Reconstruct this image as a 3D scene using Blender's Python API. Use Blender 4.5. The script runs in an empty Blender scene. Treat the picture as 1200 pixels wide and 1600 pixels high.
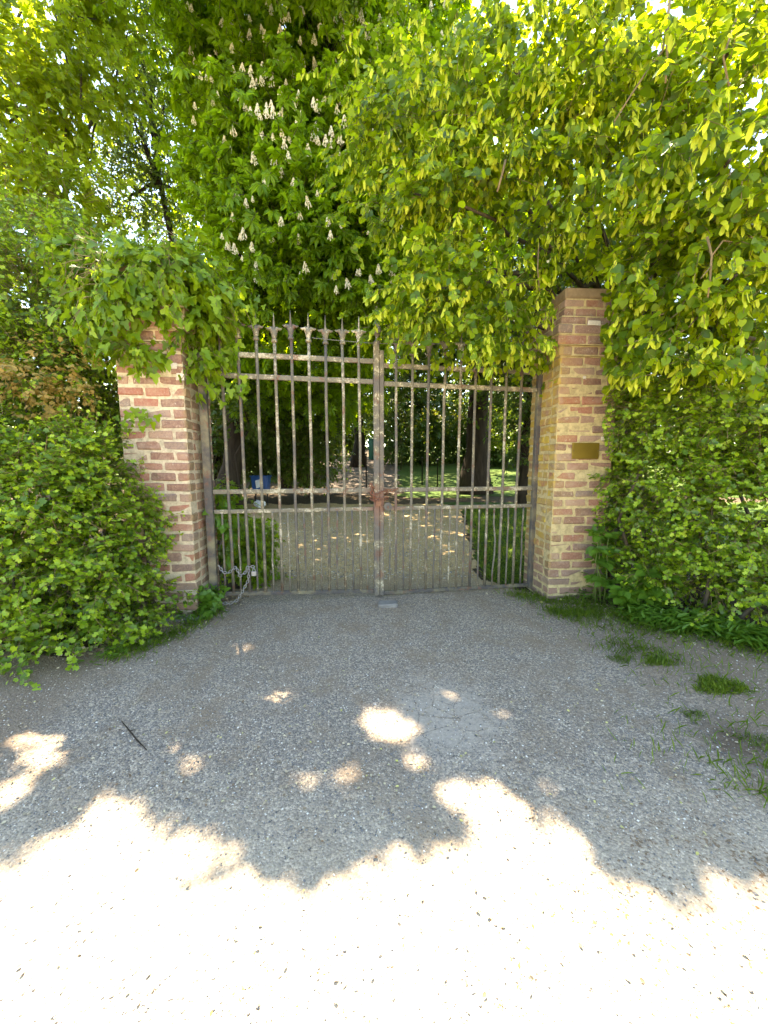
import bpy, bmesh, math
import numpy as np
from mathutils import Vector
SC = bpy.context.scene
COL = SC.collection
R = np.random.default_rng(7)
PI = math.pi
# ------------------------------------------------------------------ camera model
H = 1.2; T = math.atan(0.125); F = 600.0
FWD = np.array([0, math.cos(T), -math.sin(T)]); UPV = np.array([0, math.sin(T), math.cos(T)]); CAM = np.array([0, 0, H])
def ray(px, py):
    return FWD + np.array([1, 0, 0]) * (px - 600) / F + UPV * (800 - py) / F
def at(px, py, Y):
    d = ray(px, py); return CAM + d * (Y / d[1])
def gnd(px, py, z=0.0):
    d = ray(px, py); return CAM + d * ((z - H) / d[2])
def proj(p):
    q = np.asarray(p) - CAM
    dep = q @ FWD
    return 600 + F * q[..., 0] / dep, 800 - F * (q @ UPV) / dep, dep
SUN_EL, SUN_AZ = math.radians(61), math.radians(24)          # azimuth counted left of +Y
SUN = np.array([-math.sin(SUN_AZ) * math.cos(SUN_EL), math.cos(SUN_AZ) * math.cos(SUN_EL), math.sin(SUN_EL)])
def terrain(x, y):
    x = np.asarray(x, float); y = np.asarray(y, float)
    g = 0.05 * np.clip(y - 4.5, 0, 7.5) + 0.10 * np.clip(y - 12, 0, 22)
    side = 0.10 * np.clip(np.abs(x) - 1.45, 0, 1.0) * (y < 4.5)
    return g + side
# ------------------------------------------------------------------ scene objects
def thing(name, label, cat, loc=(0, 0, 0), group=None):
    o = bpy.data.objects.new(name, None); COL.objects.link(o); o.location = [float(v) for v in loc]
    o.empty_display_size = .1
    o['label'] = label; o['category'] = cat
    if group: o['group'] = group
    return o
def tag(o, label=None, cat=None, group=None, kind=None):
    if label: o['label'] = label
    if cat: o['category'] = cat
    if group: o['group'] = group
    if kind: o['kind'] = kind
    return o
def origin_of(parent):
    l = np.zeros(3)
    while parent is not None:
        l += np.array(parent.location); parent = parent.parent
    return l
def link(name, me, mat, parent=None, loc=None):
    o = bpy.data.objects.new(name, me); COL.objects.link(o)
    if parent: o.parent = parent
    if loc is not None: o.location = loc
    if mat is not None:
        me.materials.clear(); me.materials.append(mat)
    return o
def quads(name, V, Q, mat, parent=None, smooth=False):
    """one mesh from vertex array and (n,4) index array"""
    V = np.asarray(V, np.float32) - origin_of(parent).astype(np.float32)
    Q = np.asarray(Q, np.int32)
    me = bpy.data.meshes.new(name)
    me.vertices.add(len(V)); me.vertices.foreach_set('co', V.ravel())
    k = Q.shape[1]
    me.loops.add(Q.size); me.loops.foreach_set('vertex_index', Q.ravel())
    me.polygons.add(len(Q)); me.polygons.foreach_set('loop_start', np.arange(0, Q.size, k, dtype=np.int32))
    if smooth: me.polygons.foreach_set('use_smooth', np.ones(len(Q), bool))
    me.update(calc_edges=True)
    return link(name, me, mat, parent)
class MB:
    def __init__(s): s.v = []; s.f = []
    def add(s, vs, fs):
        b = len(s.v); s.v += [tuple(float(c) for c in v) for v in vs]; s.f += [tuple(i + b for i in f) for f in fs]
    def box(s, c, ax, ay, az):
        """centre and three half-axis vectors"""
        c, ax, ay, az = map(np.asarray, (c, ax, ay, az))
        vs = [c + sx * ax + sy * ay + sz * az for sx in (-1, 1) for sy in (-1, 1) for sz in (-1, 1)]
        s.add(vs, [(0, 1, 3, 2), (4, 6, 7, 5), (0, 4, 5, 1), (2, 3, 7, 6), (0, 2, 6, 4), (1, 5, 7, 3)])
    def tube(s, pts, rad, n=6, closed=False, phase=0.0):
        pts = [np.asarray(p, float) for p in pts]
        rad = [rad] * len(pts) if np.isscalar(rad) else rad
        vs = []; m = len(pts); ref = None
        for i, p in enumerate(pts):
            if closed: d = pts[(i + 1) % m] - pts[i - 1]
            else: d = pts[min(i + 1, m - 1)] - pts[max(i - 1, 0)]
            d = d / (np.linalg.norm(d) + 1e-9)
            if ref is None: ref = np.array([0, 0, 1.]) if abs(d[2]) < .8 else np.array([1., 0, 0])
            a = ref - d * (ref @ d); a /= np.linalg.norm(a) + 1e-9; b = np.cross(d, a); ref = a
            for k in range(n):
                t = 2 * PI * k / n + phase; vs.append(p + rad[i] * (math.cos(t) * a + math.sin(t) * b))
        fs = []
        for i in range(m if closed else m - 1):
            for k in range(n):
                j = (i + 1) % m
                fs.append((i * n + k, i * n + (k + 1) % n, j * n + (k + 1) % n, j * n + k))
        if not closed: fs += [tuple(range(n))[::-1], tuple((m - 1) * n + k for k in range(n))]
        s.add(vs, fs)
    def lathe(s, c, prof, n=10, sx=1, sy=1):
        vs = [(c[0] + r * sx * math.cos(2 * PI * k / n), c[1] + r * sy * math.sin(2 * PI * k / n), c[2] + z) for z, r in prof for k in range(n)]
        fs = [(i * n + k, i * n + (k + 1) % n, (i + 1) * n + (k + 1) % n, (i + 1) * n + k) for i in range(len(prof) - 1) for k in range(n)]
        fs += [tuple(range(n))[::-1], tuple((len(prof) - 1) * n + k for k in range(n))]
        s.add(vs, fs)
    def build(s, name, mat, parent=None, smooth=False, bevel=0, jitter=0, seed=1):
        o = origin_of(parent)
        bm = bmesh.new()
        vv = [bm.verts.new((v[0] - o[0], v[1] - o[1], v[2] - o[2])) for v in s.v]
        for f in s.f:
            try: bm.faces.new([vv[i] for i in f])
            except ValueError: pass
        bmesh.ops.recalc_face_normals(bm, faces=bm.faces)
        if bevel: bmesh.ops.bevel(bm, geom=list(bm.edges), offset=bevel, segments=1, affect='EDGES', profile=.5)
        if jitter:
            rr = np.random.default_rng(seed)
            for v in bm.verts: v.co += Vector(rr.normal(0, jitter, 3))
        me = bpy.data.meshes.new(name); bm.to_mesh(me); bm.free()
        if smooth:
            me.polygons.foreach_set('use_smooth', np.ones(len(me.polygons), bool)); me.update()
        return link(name, me, mat, parent)
# ------------------------------------------------------------------ materials
class NT:
    def __init__(s, name):
        s.m = bpy.data.materials.new(name); s.m.use_nodes = True; s.t = s.m.node_tree; s.t.nodes.clear()
        s.out = s.t.nodes.new('ShaderNodeOutputMaterial')
    def n(s, typ, **kw):
        nd = s.t.nodes.new('ShaderNode' + typ)
        for k, v in kw.items():
            if k.startswith('i_'): nd.inputs[k[2:].replace('_', ' ')].default_value = v
            else: setattr(nd, k, v)
        return nd
    def l(s, a, b): s.t.links.new(a, b)
    def ramp(s, fac, stops, interp='LINEAR'):
        nd = s.n('ValToRGB'); cr = nd.color_ramp; cr.interpolation = interp
        while len(cr.elements) < len(stops): cr.elements.new(.5)
        for e, (p, c) in zip(cr.elements, stops):
            e.position = p; e.color = (*c, 1) if not np.isscalar(c) else (c, c, c, 1)
        s.l(fac, nd.inputs[0]); return nd.outputs[0]
    def mix(s, fac, a, b, mode='MIX'):
        nd = s.n('Mix', data_type='RGBA', blend_type=mode)
        for sock, v in ((nd.inputs[0], fac), (nd.inputs[6], a), (nd.inputs[7], b)):
            if hasattr(v, 'links') or hasattr(v, 'is_linked'): s.l(v, sock)
            elif np.isscalar(v): sock.default_value = v
            else: sock.default_value = (*v, 1)
        return nd.outputs[2]
    def math(s, op, a, b=0.0, c=None, clamp=False):
        nd = s.n('Math', operation=op, use_clamp=clamp)
        for i, v in enumerate((a, b) if c is None else (a, b, c)):
            if hasattr(v, 'is_linked'): s.l(v, nd.inputs[i])
            else: nd.inputs[i].default_value = v
        return nd.outputs[0]
    def pos(s):
        return s.n('NewGeometry').outputs['Position']
    def noise(s, vec, scale, detail=4, rough=.55):
        nd = s.n('TexNoise'); nd.inputs['Scale'].default_value = scale; nd.inputs['Detail'].default_value = detail; nd.inputs['Roughness'].default_value = rough
        s.l(vec, nd.inputs['Vector']); return nd.outputs['Fac']
    def voro(s, vec, scale, feature='F1', out='Distance', rnd=1.0):
        nd = s.n('TexVoronoi', feature=feature); nd.inputs['Scale'].default_value = scale; nd.inputs['Randomness'].default_value = rnd
        s.l(vec, nd.inputs['Vector']); return nd.outputs[out]
    def bump(s, h, strength=.5, dist=.01):
        nd = s.n('Bump'); nd.inputs['Strength'].default_value = strength; nd.inputs['Distance'].default_value = dist
        s.l(h, nd.inputs['Height']); return nd.outputs[0]
    def principled(s, col, rough=.7, spec=.3, normal=None, metal=0.0):
        nd = s.n('BsdfPrincipled')
        for k, v in (('Base Color', col), ('Roughness', rough), ('Specular IOR Level', spec), ('Metallic', metal)):
            if hasattr(v, 'is_linked'): s.l(v, nd.inputs[k])
            elif np.isscalar(v): nd.inputs[k].default_value = v
            else: nd.inputs[k].default_value = (*v, 1)
        if normal is not None: s.l(normal, nd.inputs['Normal'])
        return nd.outputs[0]
    def finish(s, sh):
        s.l(sh, s.out.inputs[0]); return s.m
def leaf_mat(name, cols, trans, tfac=.45, rough=.42, spec=.4, clump=1.6):
    cols = [(c[0] * 1.27, c[1] * 1.36, c[2] * .9) for c in cols]; trans = (trans[0] * 1.1, trans[1] * 1.12, trans[2] * .8); tfac = min(.52, tfac + .04)
    """cols: dark..light reflect colours, picked per leaf and per clump; trans: colour of light passing through"""
    t = NT(name); g = t.n('NewGeometry'); rnd = g.outputs['Random Per Island']
    cl = t.noise(g.outputs['Position'], clump, 2)
    f = t.math('ADD', t.math('MULTIPLY', rnd, .62), t.math('MULTIPLY', t.math('SUBTRACT', cl, .3), .95), clamp=True)
    n = len(cols)
    c = t.ramp(f, [(i / (n - 1) if n > 1 else 0, cols[i]) for i in range(n)])
    tc = t.ramp(f, [(0, tuple(v * .62 for v in trans)), (1, tuple(min(1, v * 1.3) for v in trans))])
    vein = t.noise(g.outputs['Position'], 90, 2)
    c = t.mix(t.math('MULTIPLY', vein, .35), c, tuple(v * .6 for v in cols[0]))
    p = t.principled(c, rough, spec)
    tr = t.n('BsdfTranslucent'); t.l(tc, tr.inputs['Color'])
    mx = t.n('MixShader'); mx.inputs[0].default_value = tfac
    t.l(p, mx.inputs[1]); t.l(tr.outputs[0], mx.inputs[2])
    return t.finish(mx.outputs[0])
def plain(name, col, rough=.6, var=.25, scale=30, bumps=.2, spec=.3, metal=0):
    t = NT(name); p = t.pos(); n = t.noise(p, scale, 5)
    c = t.mix(n, tuple(v * (1 - var) for v in col), tuple(min(1, v * (1 + var)) for v in col))
    return t.finish(t.principled(c, rough, spec, t.bump(n, bumps, .004), metal))
def bark(name, a, b, scale=1.0):
    t = NT(name); p = t.pos()
    mp = t.n('Mapping'); t.l(p, mp.inputs[0]); mp.inputs['Scale'].default_value = (14 * scale, 14 * scale, 2.5 * scale)
    n = t.noise(mp.outputs[0], 1, 6, .65)
    c = t.ramp(n, [(.3, a), (.7, b)])
    return t.finish(t.principled(c, .9, .1, t.bump(n, .9, .02)))
M = {}
M['linden'] = leaf_mat('linden_leaf', [(.020, .045, .008), (.045, .095, .010), (.10, .16, .015)], (.36, .48, .03), .32, .42, .3, 2.2)  # darker inner leaves, deep shade between sprays put into the colour
M['linden_tip'] = leaf_mat('lit_linden_leaf', [(.06, .12, .012), (.14, .215, .015), (.24, .29, .02)], (.58, .66, .03), .46, .42, .3, 2.6)  # brighter copy for outer leaves, light on the tips put into the colour
M['bract'] = leaf_mat('linden_bract', [(.38, .44, .06), (.58, .60, .12)], (.62, .68, .09), .45, .5, .25)
M['chestnut'] = leaf_mat('chestnut_leaf', [(.034, .085, .010), (.085, .17, .015), (.17, .26, .02)], (.44, .62, .03), .46, .45, .3, 1.0)
M['maple'] = leaf_mat('maple_leaf', [(.06, .12, .014), (.10, .17, .016), (.19, .23, .02)], (.52, .60, .05), .5, .45, .3)
M['fine'] = leaf_mat('fine_leaf', [(.05, .09, .016), (.09, .13, .02)], (.24, .32, .05), .36, .45, .3)
M['hawthorn'] = leaf_mat('hawthorn_leaf', [(.024, .058, .008), (.06, .12, .013), (.12, .19, .02)], (.34, .46, .04), .28, .38, .45, 4.0)
M['hedge2'] = leaf_mat('privet_leaf', [(.024, .06, .008), (.065, .13, .012), (.13, .205, .018)], (.30, .42, .04), .28, .36, .5, 4.2)
M['tip'] = leaf_mat('young_lit_leaf', [(.085, .175, .016), (.18, .285, .024), (.33, .41, .06)], (.50, .66, .05), .38, .40, .45, 4.5)  # paler new growth, with lit outer tips also put into the colour
M['shade_leaf'] = leaf_mat('elder_leaf', [(.022, .05, .010), (.05, .095, .014), (.10, .15, .03)], (.30, .40, .04), .30, .42, .4, 3)
M['brown_tip'] = leaf_mat('withered_leaf', [(.17, .12, .05), (.3, .2, .09), (.36, .28, .13)], (.4, .28, .1), .4, .5, .3, 3)
M['ivy'] = leaf_mat('ivy_leaf', [(.018, .045, .008), (.095, .175, .014), (.22, .30, .026)], (.42, .56, .04), .32, .42, .3, 6)
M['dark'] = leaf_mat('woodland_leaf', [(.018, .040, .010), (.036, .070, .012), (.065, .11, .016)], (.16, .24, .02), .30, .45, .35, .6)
M['yellow'] = leaf_mat('sunlit_leaf', [(.12, .13, .02), (.2, .2, .025)], (.6, .55, .06), .45, .5, .3)  # sunlight on the far shrub put into its yellow leaf colour
M['nettle'] = leaf_mat('young_elder_leaf', [(.05, .115, .02), (.085, .17, .03)], (.25, .42, .05), .36, .4, .4)
M['grass'] = leaf_mat('grass_blade', [(.05, .10, .014), (.10, .17, .02), (.2, .24, .05)], (.26, .38, .04), .35, .5, .3, 3)
t = NT('dry_fragment'); M['straw'] = t.finish(t.principled(t.ramp(t.n('NewGeometry').outputs['Random Per Island'], [(0, (.16, .10, .06)), (.5, (.34, .27, .18)), (.85, (.48, .41, .28)), (1, (.45, .42, .12))]), .8, .2))
M['stones'] = None
M['petal'] = plain('chestnut_petal', (.90, .82, .68), .6, .22, 60)
M['bark'] = bark('bark_grey', (.05, .042, .034), (.13, .11, .085))
M['bark_dark'] = bark('bark_dark', (.022, .017, .013), (.055, .043, .032))
M['twig'] = bark('twig_tan', (.13, .10, .06), (.26, .20, .12), 3)
M['stem'] = plain('green_stem', (.1, .15, .04), .6)
# bricks
def brick_mat(name, lichen):
    t = NT(name); g = t.n('NewGeometry'); p = g.outputs['Position']; rnd = g.outputs['Random Per Island']
    c = t.ramp(rnd, [(0, (.29, .135, .10)), (.18, (.17, .105, .09)), (.34, (.31, .165, .125)), (.5, (.21, .14, .12)), (.62, (.38, .245, .19)), (.76, (.175, .14, .128)), (.88, (.33, .13, .095)), (1, (.27, .18, .15))])
    n1 = t.noise(p, 55, 6, .7); n2 = t.noise(p, 9, 5, .6); n3 = t.noise(p, 160, 3)
    c = t.mix(t.ramp(n1, [(.42, 0.), (.72, .75)]), c, (.40, .27, .19))
    c = t.mix(t.ramp(n3, [(.56, 0.), (.7, .55)]), c, (.10, .065, .055))
    c = t.mix(t.ramp(n2, [(.50, 0.), (.68, .36)]), c, (.46, .36, .28))
    n6 = t.noise(p, 28, 6, .75); c = t.mix(t.ramp(n6, [(.60, 0.), (.66, .7)]), c, (.52, .47, .40))
    n4 = t.noise(p, 3.5, 5, .65); c = t.mix(t.ramp(n4, [(.55, 0.), (.72, .5)]), c, (.085, .07, .06))
    if lichen == 'yellow':
        sx = t.n('SeparateXYZ'); t.l(p, sx.inputs[0])
        m = t.math('MULTIPLY', t.ramp(t.math('SUBTRACT', 1.80, sx.outputs[0]), [(0.0, 0.0), (.26, .22), (.325, .35), (.338, 1.)]), t.ramp(t.noise(p, 7, 6, .7), [(.36, .1), (.6, 1.)]))
        m = t.math('MULTIPLY', m, t.ramp(t.math('DIVIDE', sx.outputs[2], 3), [(.08, .15), (.2, .9), (.7, .9), (.74, .15)]))
        c = t.mix(t.math('MULTIPLY', m, .85), c, (.50, .37, .05))
    else:
        sx = t.n('SeparateXYZ'); t.l(p, sx.inputs[0])
        m = t.math('MULTIPLY', t.ramp(t.math('ADD', 1.56, sx.outputs[0]), [(0.05, 0.0), (.1, .9)]), t.ramp(t.noise(p, 8, 6, .7), [(.36, .15), (.6, .8)]))
        c = t.mix(m, c, (.24, .20, .075))
    base = t.n('SeparateXYZ'); t.l(p, base.inputs[0])
    c = t.mix(t.ramp(t.math('ADD', base.outputs[2], t.math('MULTIPLY', n2, .3)), [(.22, .7), (.48, 0.)]), c, (.24, .17, .13))
    b = t.math('ADD', t.math('MULTIPLY', n1, .7), t.math('MULTIPLY', n3, .4))
    return t.finish(t.principled(c, .88, .2, t.bump(b, .75, .007)))
M['brick_left'] = brick_mat('brick_left', 'green'); M['brick_right'] = brick_mat('brick_right', 'yellow')
def mortar_mat(name, tint):
    t = NT(name); p = t.pos(); n = t.noise(p, 25, 6, .7); n2 = t.noise(p, 180, 3)
    c = t.ramp(n, [(.3, tuple(v * .55 for v in tint)), (.55, tint), (.8, tuple(min(.8, v * 1.25) for v in tint))])
    return t.finish(t.principled(c, .95, .1, t.bump(t.math('ADD', n, n2), .8, .006)))
M['mortar_left'] = mortar_mat('mortar_left', (.53, .46, .34)); M['mortar_right'] = mortar_mat('mortar_right', (.52, .43, .24))
M['capstone'] = plain('cap_stone', (.24, .18, .12), .95, .4, 24, .6)
M['kerbstone'] = plain('kerb_stone', (.19, .18, .165), .95, .35, 24, .6)
M['whitewash'] = plain('whitewash_flake', (.6, .55, .48), .9, .35, 60, .7)
M['brass'] = plain('brass_plaque', (.20, .135, .02), .38, .25, 14, .05, .5, .55)
# iron with peeling paint, lichen and rust by the lock
LOCK = None
def iron_mat(name, base=(.115, .108, .105), fleck=.55, rust_at=None, rust_all=0.):
    t = NT(name); p = t.pos(); n1 = t.noise(p, 52, 7, .78); n2 = t.noise(p, 7, 5, .65); n3 = t.noise(p, 110, 4, .7)
    c = t.mix(n1, tuple(v * .5 for v in base), tuple(v * 1.9 for v in base))
    c = t.mix(t.ramp(n2, [(.45, 0.), (.66, .7)]), c, (.23, .205, .12))
    c = t.mix(t.ramp(t.math('ADD', t.math('MULTIPLY', n1, .6), t.math('MULTIPLY', n2, .5)), [(fleck, 0.), (fleck + .025, 1.)], 'LINEAR'), c, (.40, .37, .29))
    n5 = t.noise(p, 11, 5, .7); c = t.mix(t.ramp(n5, [(.56, 0.), (.64, .75)]), c, (.15, .075, .05))
    if rust_all: c = t.mix(t.ramp(n3, [(.3, rust_all), (.7, rust_all * .5)]), c, (.20, .075, .045))
    if rust_at is not None:
        vm = t.n('VectorMath', operation='DISTANCE'); t.l(p, vm.inputs[0]); vm.inputs[1].default_value = rust_at
        m = t.ramp(t.math('ADD', t.math('MULTIPLY', vm.outputs['Value'], 1.7), t.math('MULTIPLY', n1, .5)), [(.30, .85), (.62, 0.)])
        c = t.mix(m, c, (.20, .10, .072))
    return t.finish(t.principled(c, .78, .3, t.bump(t.math('ADD', n1, t.math('MULTIPLY', n3, .5)), .6, .004)))
M['galv'] = plain('galvanised_chain', (.30, .30, .30), .5, .3, 60, .2, .5, .6)
M['black_iron'] = plain('black_paint_iron', (.015, .015, .015), .5)
M['blue'] = plain('blue_plastic', (.01, .07, .24), .4, .15, 10, .05, .5)
M['white_plastic'] = plain('white_plastic', (.62, .66, .7), .5, .12, 12, .1)
M['green_paint'] = plain('green_paint', (.015, .11, .075), .5, .2, 8, .1)
# ------------------------------------------------------------------ foliage
def T_(half, fold=.18, droop=.18, sym=True):
    """half: points of the right half outline R1..R4 around M0=(0,0) and tip M2=(0,1) -> 4 quads"""
    pts = [(0, 0)] + list(half) + [(0, 1)] + [(-x, y) for x, y in half]
    V = np.array([(x, y, fold * abs(x) - droop * y * y) for x, y in pts])
    k = len(half); tip = k + 1
    if k == 4:
        Q = [(0, 1, 2, 3), (0, 3, 4, tip), (0, tip + 3, tip + 2, tip + 1), (0, tip, tip + 4, tip + 3)]
    elif k == 2:
        Q = [(0, 1, 2, tip), (0, tip, tip + 2, tip + 1)]
    return V, np.array(Q)
TM = {
    'linden': T_([(.30, -.06), (.50, .22), (.46, .52), (.24, .82)], .16, .22),
    'hawthorn': T_([(.16, .22), (.46, .38), (.22, .55), (.36, .82)], .22, .12),
    'oval': T_([(.20, .14), (.34, .42), (.29, .66), (.14, .88)], .25, .2),
    'ivy': T_([(.34, -.14), (.52, .18), (.24, .36), (.24, .64)], .12, .14),
    'maple': T_([(.26, -.06), (.62, .30), (.26, .42), (.30, .74)], .1, .2),
    'simple': T_([(.30, .22), (.28, .66)], .2, .2),
    'narrow': T_([(.13, .2), (.11, .65)], .15, .3),
    'bract': T_([(.13, .12), (.16, .7)], .1, .25),
    'blade': T_([(.030, .0), (.022, .55)], .2, .45),
}
def chestnut_tmpl():
    V = []; Q = []
    for k, a in enumerate(np.radians([-118, -76, -38, 0, 38, 76, 118])):
        L = [.62, .82, .96, 1.05, .96, .82, .62][k]; d = np.array([math.sin(a), math.cos(a), 0]); s = np.array([d[1], -d[0], 0])
        b = len(V)
        for u, w, z in ((0.03, 0, 0), (.62, .19, .02), (1, 0, -.38), (.60, 0, -.05), (.62, -.19, .02), (.3, .07, .03), (.3, -.07, .03)):
            V.append(L * (u * d + w * s) + np.array([0, 0, z * L]))
        Q += [(b, b + 5, b + 1, b + 3), (b + 3, b + 1, b + 2, b + 2), (b, b + 3, b + 4, b + 6), (b + 3, b + 2, b + 4, b + 4)]
    Q = [q if len(set(q)) == 4 else None for q in Q]
    # tip triangles expressed as quads through the widest points
    V = []; Q = []
    for k, a in enumerate(np.radians([-118, -76, -38, 0, 38, 76, 118])):
        L = [.62, .82, .96, 1.05, .96, .82, .62][k]; d = np.array([math.sin(a), math.cos(a), 0]); s = np.array([d[1], -d[0], 0])
        b = len(V)
        for u, w, z in ((0.03, 0, -.02), (.42, .10, .02), (.68, .19, -.04), (1, 0, -.40), (.68, -.19, -.04), (.42, -.10, .02)):
            V.append(L * (u * d + w * s) + np.array([0, 0, z * L]))
        Q += [(b, b + 1, b + 2, b + 3), (b, b + 3, b + 4, b + 5)]
    return np.array(V), np.array(Q)
TM['chestnut'] = chestnut_tmpl()
def unit(a): return a / (np.linalg.norm(a, axis=-1, keepdims=True) + 1e-9)
class Leaves:
    """collects leaves (point, axis, normal, size) and twigs of one foliage part"""
    def __init__(s): s.P = []; s.D = []; s.N = []; s.S = []; s.tw = []
    def add(s, P, D, N, S): s.P.append(P); s.D.append(D); s.N.append(N); s.S.append(S)
    def build(s, name, tmpl, mat, parent, prune=False, reach=0.):
        P = np.concatenate(s.P); D = unit(np.concatenate(s.D)); N = np.concatenate(s.N); S = np.concatenate(s.S)
        if prune: k = ~drop(P, D, S, .75 if tmpl == 'chestnut' else .35, prune != 'holes'); P, D, N, S = P[k], D[k], N[k], S[k]
        V, Q = TM[tmpl]
        sd = unit(np.cross(D, N)); N = np.cross(sd, D)
        W = P[:, None, :] + S[:, None, None] * (V[None, :, 0:1] * sd[:, None, :] + V[None, :, 1:2] * D[:, None, :] + V[None, :, 2:3] * N[:, None, :])
        QQ = Q[None] + (np.arange(len(P)) * len(V))[:, None, None]
        return quads(name, W.reshape(-1, 3), QQ.reshape(-1, 4), mat, parent)
def twig_mesh(name, A, B, ra, rb, mat, parent):
    A = np.concatenate(A); B = np.concatenate(B); n = len(A)
    d = unit(B - A); ref = np.where(np.abs(d[:, 2:3]) < .8, np.array([[0, 0, 1.]]), np.array([[1., 0, 0]]))
    u = unit(np.cross(d, ref)); v = np.cross(d, u)
    ring = []
    for k in range(3):
        a = 2 * PI * k / 3; ring.append(math.cos(a) * u + math.sin(a) * v)
    ra = np.broadcast_to(np.asarray(ra, float), (n,)); rb = np.broadcast_to(np.asarray(rb, float), (n,))
    V = np.stack([A + r * ra[:, None] for r in ring] + [B + r * rb[:, None] for r in ring], 1)
    Q = np.array([(0, 1, 4, 3), (1, 2, 5, 4), (2, 0, 3, 5)])
    QQ = Q[None] + (np.arange(n) * 6)[:, None, None]
    return quads(name, V.reshape(-1, 3), QQ.reshape(-1, 4), mat, parent)
def blob(px, py, Y, rx, ry, rd, w=1.0):
    c = at(px, py, Y); dep = (c - CAM) @ FWD
    return (c, np.array([rx * dep / F, rd, ry * dep / F]), w)
def blob3(c, r, w=1.0): return (np.array(c, float), np.array(r, float), w)
def clusters(rng, blobs, n, shell=.5, zmin=None):
    w = np.array([b[2] * (b[1][0] * b[1][2] + b[1][0] * b[1][1] + b[1][1] * b[1][2]) for b in blobs]); w /= w.sum()
    idx = rng.choice(len(blobs), n, p=w)
    C = np.array([b[0] for b in blobs])[idx]; Rr = np.array([b[1] for b in blobs])[idx]
    d = unit(rng.normal(size=(n, 3)))
    r = 1 - shell * rng.random(n) ** 1.6
    lump = 1 + .16 * np.sin(d[:, 0] * 5 + idx * 1.7) * np.cos(d[:, 2] * 6 + idx) + .08 * rng.normal(size=n)
    P = C + d * Rr * (r * lump)[:, None]
    out = unit(d / Rr)
    if zmin is not None:
        k = P[:, 2] > zmin(P[:, 0], P[:, 1]) if callable(zmin) else P[:, 2] > zmin
        P, out = P[k], out[k]
    return P, out
def sprays(rng, lv, P, out, per, crad, L, k, size, droop=.2, ldroop=.3, upn=.6, outn=.7, flat=.6, rnd=.45, alt=.8, tw=True, bract=None, tilt=0., young=None):
    n = len(P); fans = np.random.default_rng(n).random(n)
    P = np.repeat(P, per, 0); O = np.repeat(out, per, 0)
    off = rng.normal(size=(n * per, 3)) * crad * np.array([1, 1, flat])
    if tilt: off[:, 2] -= tilt * (off[:, :2] * O[:, :2]).sum(1)
    P = P + off; O = unit(O + .45 * off / crad * .6 + rng.normal(size=O.shape) * .25)
    m = len(P)
    a = unit(O + rng.normal(size=(m, 3)) * rnd + np.array([0, 0, -droop]))
    Ls = L * rng.uniform(.6, 1.25, m)
    up = np.array([0, 0, 1.])
    b = unit(np.cross(a, up) + 1e-4)
    E = P + a * Ls[:, None] - up * (droop * .5 * Ls)[:, None]
    Mid = P + a * (Ls * .5)[:, None] - up * (droop * .12 * Ls)[:, None]
    if tw: lv.tw.append((P, Mid)); lv.tw.append((Mid, E))
    for j in range(k):
        t = (j + .6) / k
        sg = 1 if j % 2 else -1
        p = P + a * (Ls * t)[:, None] - up * (droop * .5 * Ls * t * t)[:, None] + rng.normal(size=(m, 3)) * .006
        last = (j == k - 1)
        d = unit(a * (1.0 if last else .55) + (0 if last else sg * alt) * b + np.array([0, 0, -ldroop]) + rng.normal(size=(m, 3)) * .3)
        nn = unit(up * upn + O * outn + rng.normal(size=(m, 3)) * .42)
        (young if young is not None and j >= k - 3 else lv).add(p, d, nn, size * rng.uniform(.55, 1.2, m) * (.85 if young is not None and j >= k - 3 else 1))  # outer leaves take the brighter set, inner ones stay dark
        if bract is not None and rng.random() < bract[1]:
            q = (rng.random(m) < bract[2] * 1.9) & (np.repeat(fans, per) < .5) & (off[:, 1] < crad * .6); pp = p[q]
            dd = unit(np.array([0, 0, -1.]) + rng.normal(size=(len(pp), 3)) * .28 + a[q] * .25)
            bract[0].add(pp, dd, unit(rng.normal(size=(len(pp), 3)) + O[q] * .5), bract[3] * rng.uniform(.7, 1.2, len(pp)))
def limb_pts(a, b, sag=.0, n=7, wob=.06, rng=R):
    a = np.asarray(a, float); b = np.asarray(b, float); L = np.linalg.norm(b - a); pts = []
    for i in range(n):
        t = i / (n - 1); p = a + (b - a) * t + np.array([0, 0, sag * L * math.sin(PI * t)])
        if 0 < i < n - 1: p = p + rng.normal(size=3) * wob * L * .5
        pts.append(p)
    return pts
def tree_wood(parent, base, fork, ends, r0, mat, rng, sag=.12, name='trunk', limb_r=.28, clust=None):
    """trunk with flared foot, then a limb part running to every blob"""
    b = MB(); base = np.array(base, float); fork = np.array(fork, float)
    pts = limb_pts(base, fork, 0, 7, .02, rng); rr = [r0 * (1.45 if i == 0 else 1.1 if i == 1 else 1 - .07 * i) for i in range(7)]
    b.tube(pts, rr, 10); b.build(name, mat, parent, True)
    for e in ends:
        l = MB(); L = np.linalg.norm(np.array(e) - fork); r1 = r0 * limb_r
        pts = limb_pts(fork, e, sag, 8, .05, rng)
        l.tube(pts, [r1 * (1 - .1 * i) for i in range(8)], 6)
        l.build('limb', mat, parent, True)
def branchlets(lv_tw, rng, blobs, P, r=1.0):
    """connect cluster points to their nearest blob centre"""
    C = np.array([b[0] for b in blobs]); i = np.argmin(((P[:, None] - C[None]) ** 2).sum(-1), 1)
    A = P + (C[i] - P) * .55
    return A, P
def finish_twigs(lv, mat, parent, r=.003, name='twigs'):
    A = [t[0] for t in lv.tw]; B = [t[1] for t in lv.tw]
    return twig_mesh(name, A, B, r, r * .6, mat, parent)

exec_parts = []
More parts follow.
